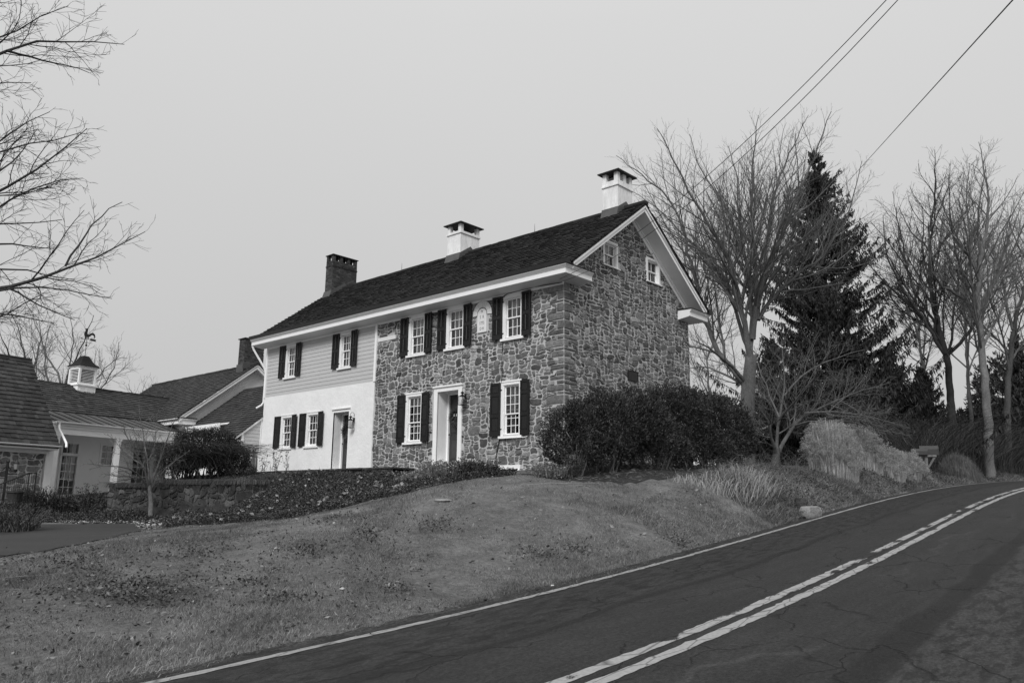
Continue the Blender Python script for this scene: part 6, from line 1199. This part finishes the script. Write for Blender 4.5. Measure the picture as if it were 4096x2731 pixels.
LAWN = [(-9.0, -7.35), (-7.4, -8.0), (-5.6, -7.7), (-4.1, -7.3), (-2.6, -6.8), (-1.5, -6.2), (-.6, -5.3), (0, -4.3), (.4, -3.3), (.6, -2.5), (2.1, -2.6), (3.3, -1.6), (3.8, .5), (4.4, 3), (5.3, 3.2), (6.2, -1), (6.75, -4), (7.1, -8), (7.25, -12), (7.4, -15), (7.4, -20), (3, -22), (.9, -17.9), (-1.7, -14.1), (-3.3, -12.4), (-5.1, -10.8), (-7.6, -8.3)]
def blades(name, poly, n, h0, h1, w, m, seed, lean=.5, k=3, near=None, vs=.3, thin=0.0, kind='stuff'):
    rg = np.random.default_rng(seed); q = scatter(poly, n, rg)
    if near: d = np.hypot(q[:, 0]-CAM[0], q[:, 1]-CAM[1]); q = q[rg.random(len(q)) < np.clip((near/d)**1.5, .12, 1)]
    if thin: nn = np.sin(q[:, 0]*1.7+2*np.sin(q[:, 1]*1.1))*np.sin(q[:, 1]*2.3+q[:, 0]); q = q[nn > rg.uniform(-1.5, 1.2, len(q))*thin]
    d = np.hypot(q[:, 0]-CAM[0], q[:, 1]-CAM[1]); z = ground_h(q[:, 0], q[:, 1]); N_ = len(q); a = rg.uniform(0, 6.283, N_); h = rg.uniform(h0, h1, N_)*(.75+.35*np.sin(q[:, 0]*1.3+q[:, 1]*.9)); le = h*rg.uniform(0, 1.6, N_)*lean; ww = w*rg.uniform(.6, 1.4, N_)
    c = np.stack([q[:, 0], q[:, 1], z-.005], 1); s = np.stack([-np.sin(a+1.), np.cos(a+1.), 0*a], 1)*ww[:, None]; dr = np.stack([np.cos(a), np.sin(a), 0*a], 1)
    if k == 3: V = np.stack([c-s, c+s, c+dr*le[:, None]+A(0, 0, 1)*h[:, None]], 1).reshape(-1, 3); F = np.arange(3*N_).reshape(-1, 3); vv = 1
    else:
        m1_ = c+dr*(le*.35)[:, None]+A(0, 0, 1)*(h*.7)[:, None]; t1_ = c+dr*(le*1.1)[:, None]+A(0, 0, 1)*(h*.85)[:, None]; V = np.stack([c-s, c+s, m1_+s*.8, m1_-s*.8, t1_+s*.15, t1_-s*.15], 1).reshape(-1, 3); i = np.arange(N_)[:, None]*6; F = np.concatenate([i+A(0, 1, 2, 3).astype(int), i+A(3, 2, 4, 5).astype(int)], 1).reshape(-1, 4)
    val = np.clip(rg.lognormal(0, vs, N_), .4, 2.4)*(1+.22*np.sin(q[:, 0]*.8+1.5*np.sin(q[:, 1]*.7))*np.sin(q[:, 1]*1.1)); val = val if k == 3 else np.repeat(val, 2)
    o = MB().add(V, F, val).build(name, m); return tag(o, kind=kind)
blades('grass', LAWN, 560000, .02, .065, .0038, M['grass'], 611, near=14, lean=.9, thin=.62, vs=.4)
blades('grass_tufts', LAWN, 70000, .045, .10, .0038, M['grass'], 612, near=12, lean=1.3, k=6, thin=.9, vs=.4)
blades('draped_dry_grass', [(-15.9, -5.9), (-14.6, -5.6), (-13, -5.1), (-11.5, -4.7), (-10.2, -4.2), (-9.2, -3.6), (-9.6, -2.9), (-12.5, -3.6), (-16, -4.6)], 14000, .12, .32, .008, M['weed'], 616, lean=1.9, k=6, vs=.45)
M['litter2'] = mat('damp_leaf_litter', .065, .8, [(3, .4)])
cover('fallen_leaves', LAWN, 1300, M['litter'], .085, .026, 613, h=.03, up=.25, vs=.5, clumps=.8)
cover('dark_leaf_litter', [(0, -9.4), (4, -8.8), (7.0, -11), (7.2, -16), (4, -20), (.5, -16.5), (-1.5, -13)], 4200, M['litter2'], .055, .016, 614, h=.04, up=.35, vs=.7, clumps=1.25)
blades('driveway_verge', [(-15.8, -8.2), (-14.8, -8.3), (-13.5, -7.2), (-12.3, -6.5), (-13, -6.5), (-14.3, -7.6), (-15.2, -9.2), (-15.8, -12), (-18.2, -13), (-18, -9)], 12000, .03, .07, .006, M['grass'], 615)
def bankpoly(a, b, o0, o1):
    ys = np.arange(a, b, 1.0); L1 = [(float(roadlin(y)[0])+o0, y) for y in ys]; L2 = [(float(roadlin(y)[0])+o1, y) for y in ys[::-1]]; return L1+L2
blades('bank_weeds', bankpoly(.2, 34, -.35, -2.6), 70000, .06, .24, .0055, M['weed'], 621, lean=1.7, k=6, vs=.45, near=26)
blades('bank_fringe_weeds', bankpoly(-4.2, .6, -.35, -2.4), 12000, .04, .15, .005, M['weed'], 626, lean=1.5, k=6, vs=.5, thin=.8)
blades('bank_top_grass', bankpoly(.2, 24, -1.3, -3.2), 30000, .04, .12, .005, M['grass'], 627, lean=1.0, k=6, vs=.35)
blades('bank_edge_grass', bankpoly(-19, 34, -.32, -.75), 42000, .03, .10, .004, M['grass'], 622, lean=.9, k=6, vs=.3, near=18)
cover('bank_leaves', bankpoly(.5, 34, -.4, -2.4), 13000, M['ivy'], .08, .016, 623, h=.14, up=.5, vs=.8)
blades('plateau_grass', [(3.9, .8), (4.3, 3), (4.0, 8), (3.6, 14), (2.5, 20), (-2, 20), (0, 9), (3.9, 8.5)], 16000, .05, .2, .007, M['weed'], 624, lean=.9, k=6, vs=.4)
blades('dry_weeds', [(3.6, -.6), (5.4, .2), (5.2, 2.5), (4.3, 2.6)], 900, .25, .62, .006, M['straw'], 625, lean=1.0, k=6, vs=.3)
rg = np.random.default_rng(660); PX = []
for u, v, d, r, n in ((290, 1455, 12.4, 1.15, 900), (330, 1500, 11.8, .7, 450), (560, 1425, 12.4, .5, 200), (700, 1330, 14, .55, 260), (760, 1235, 16.3, .6, 240), (850, 1295, 14.6, .5, 240), (1000, 1255, 15.2, .6, 260), (1240, 1290, 13.6, .5, 260), (1330, 1265, 14.2, .35, 160), (650, 1500, 11, .35, 160), (150, 1330, 14.6, .6, 220), (440, 1340, 14.5, .5, 200), (900, 1420, 11.4, .3, 140), (1560, 1200, 16, .5, 220)):
    c = at(D2(u), D2(v), d); q = c[:2]+rg.standard_t(3, (n, 2))*r*.45*A(1, .8); PX.append(q)
q = np.vstack(PX); xe_, _z = roadlin(q[:, 1]); q = q[q[:, 0] < xe_-.5]; C = np.stack([q[:, 0], q[:, 1], ground_h(q[:, 0], q[:, 1])+rg.random(len(q))*.09], 1); D = rg.normal(0, 1, C.shape); D[:, 2] = np.abs(D[:, 2])*.7
V, F = leaves(C, D, rg.uniform(.03, .085, len(C)), rg.uniform(.007, .02, len(C)), rg); tag(MB().add(V, F, np.clip(rg.lognormal(.1, .6, len(F)), .4, 4)).build('low_leafy_weeds', M['litter2']), kind='stuff')
# dark thicket under the roadside trees
def thicket(name, poly, n, h, m, seed, L_=1.0, r=.006):
    rg = np.random.default_rng(seed); q = scatter(poly, n, rg); z = ground_h(q[:, 0], q[:, 1]); N_ = len(q); t = np.linspace(0, 1, 6)[None, :, None]; a = rg.uniform(0, 6.3, N_); hh = h*rg.uniform(.4, 1, N_); d = np.stack([np.cos(a), np.sin(a), 0*a], 1)*(hh*rg.uniform(.2, 1.1, N_))[:, None]
    P = np.stack([q[:, 0], q[:, 1], z], 1)[:, None]+d[:, None]*t**1.4+np.array([0, 0, 1.])*(hh[:, None, None]*(t-.35*t**2.5))+np.cumsum(rg.normal(0, .05, (N_, 6, 3)), 1); o = MB().tubes(P, np.tile(np.linspace(r, r*.4, 6), (N_, 1)), 3, rg.uniform(.5, 1.6, N_)).build(name, m); return tag(o, kind='stuff')
thicket('roadside_brush', [(3.5, 22), (4.8, 26), (5.3, 34), (7, 42), (10, 48), (18, 56), (14, 64), (0, 60), (-6, 44), (-1, 24)], 26000, 4.2, M['barkdark'], 631, r=.012)
cover('brush_foliage', [(3.0, 24), (4.6, 28), (5.0, 36), (7.5, 45), (14, 54), (10, 66), (-4, 56), (-6, 40)], 40000, M['ivy'], .16, .03, 632, h=1.3, vs=.5)
thicket('weed_stalks', bankpoly(1, 22, -1.4, -3.0), 700, .9, M['weed'], 633, r=.004)
# evergreen mass beyond the bend
for i, (u, v, d, rx, rz, lab) in enumerate(((2345, 960, 75, 3.6, 5.2, 'dark evergreen bush mass at the right edge beyond the bend'), (2130, 1040, 66, 4, 2.4, 'dark evergreen undergrowth behind the lone grass mound'), (2010, 1010, 60, 4, 2.4, 'dark evergreen undergrowth behind the plume grass row'), (2250, 1030, 64, 4, 2.6, 'dark evergreen undergrowth between the roadside trunks'))):
    hedge('evergreen_thicket', lab, 'bush', [bl(u, v, d, rx, rx, rz), bl(u-20, v+15, d-2, rx*.7, rx*.7, rz*.7)], 14000, 640+i, M['needle'], stems=0, leafL=.45, leafW=.06, clump=6, group='dark evergreen undergrowth')
# sticks lying about
rg = np.random.default_rng(650)
for i, (u, v, d, L_, ang, lab, m) in enumerate(((90, 1415, 13.6, .8, .5, 'pale curved stick on the lawn near the left edge', 'wood'), (40, 1497, 12.6, .5, .1, 'short pale stick at the bottom left edge of the lawn', 'wood'), (1340, 1450, 9.0, 0, 0, '', ''), (480, 1430, 12.5, .6, 1.2, 'thin pale twig on the lawn left of the leaf patch', 'straw'), (1000, 1106, 19.8, .9, .4, 'bent pale twig lying across the ivy bed', 'straw'), (760, 1300, 14.2, .8, -.4, 'straight pale twig in the middle of the lawn', 'wood'), (1290, 1105, 19.0, 1.6, .2, 'long curved pale branch at the foot of the hedge', 'straw'), (620, 1490, 11.2, .6, .6, 'thin pale stick close to the white edge line', 'wood'), (60, 1233, 17.5, .8, .3, 'dark stick lying on the driveway', 'barkdark'))):
    if not lab: continue
    p = at(D2(u), D2(v), d); t = np.linspace(-.5, .5, 9); a = ang; X = p[0]+t*L_*math.cos(a+.7); Y = p[1]+t*L_*math.sin(a+.7)+.12*L_*np.sin(t*4); Z = ground_h(X, Y)+.03+.02*rg.random(9); o = MB().tube(np.stack([X, Y, Z], 1), np.linspace(.0065, .003, 9), 5).build('fallen_stick', M[m], base=(X[0], Y[0], Z[0])); tag(o, lab, 'stick', 'sticks lying on the ground')
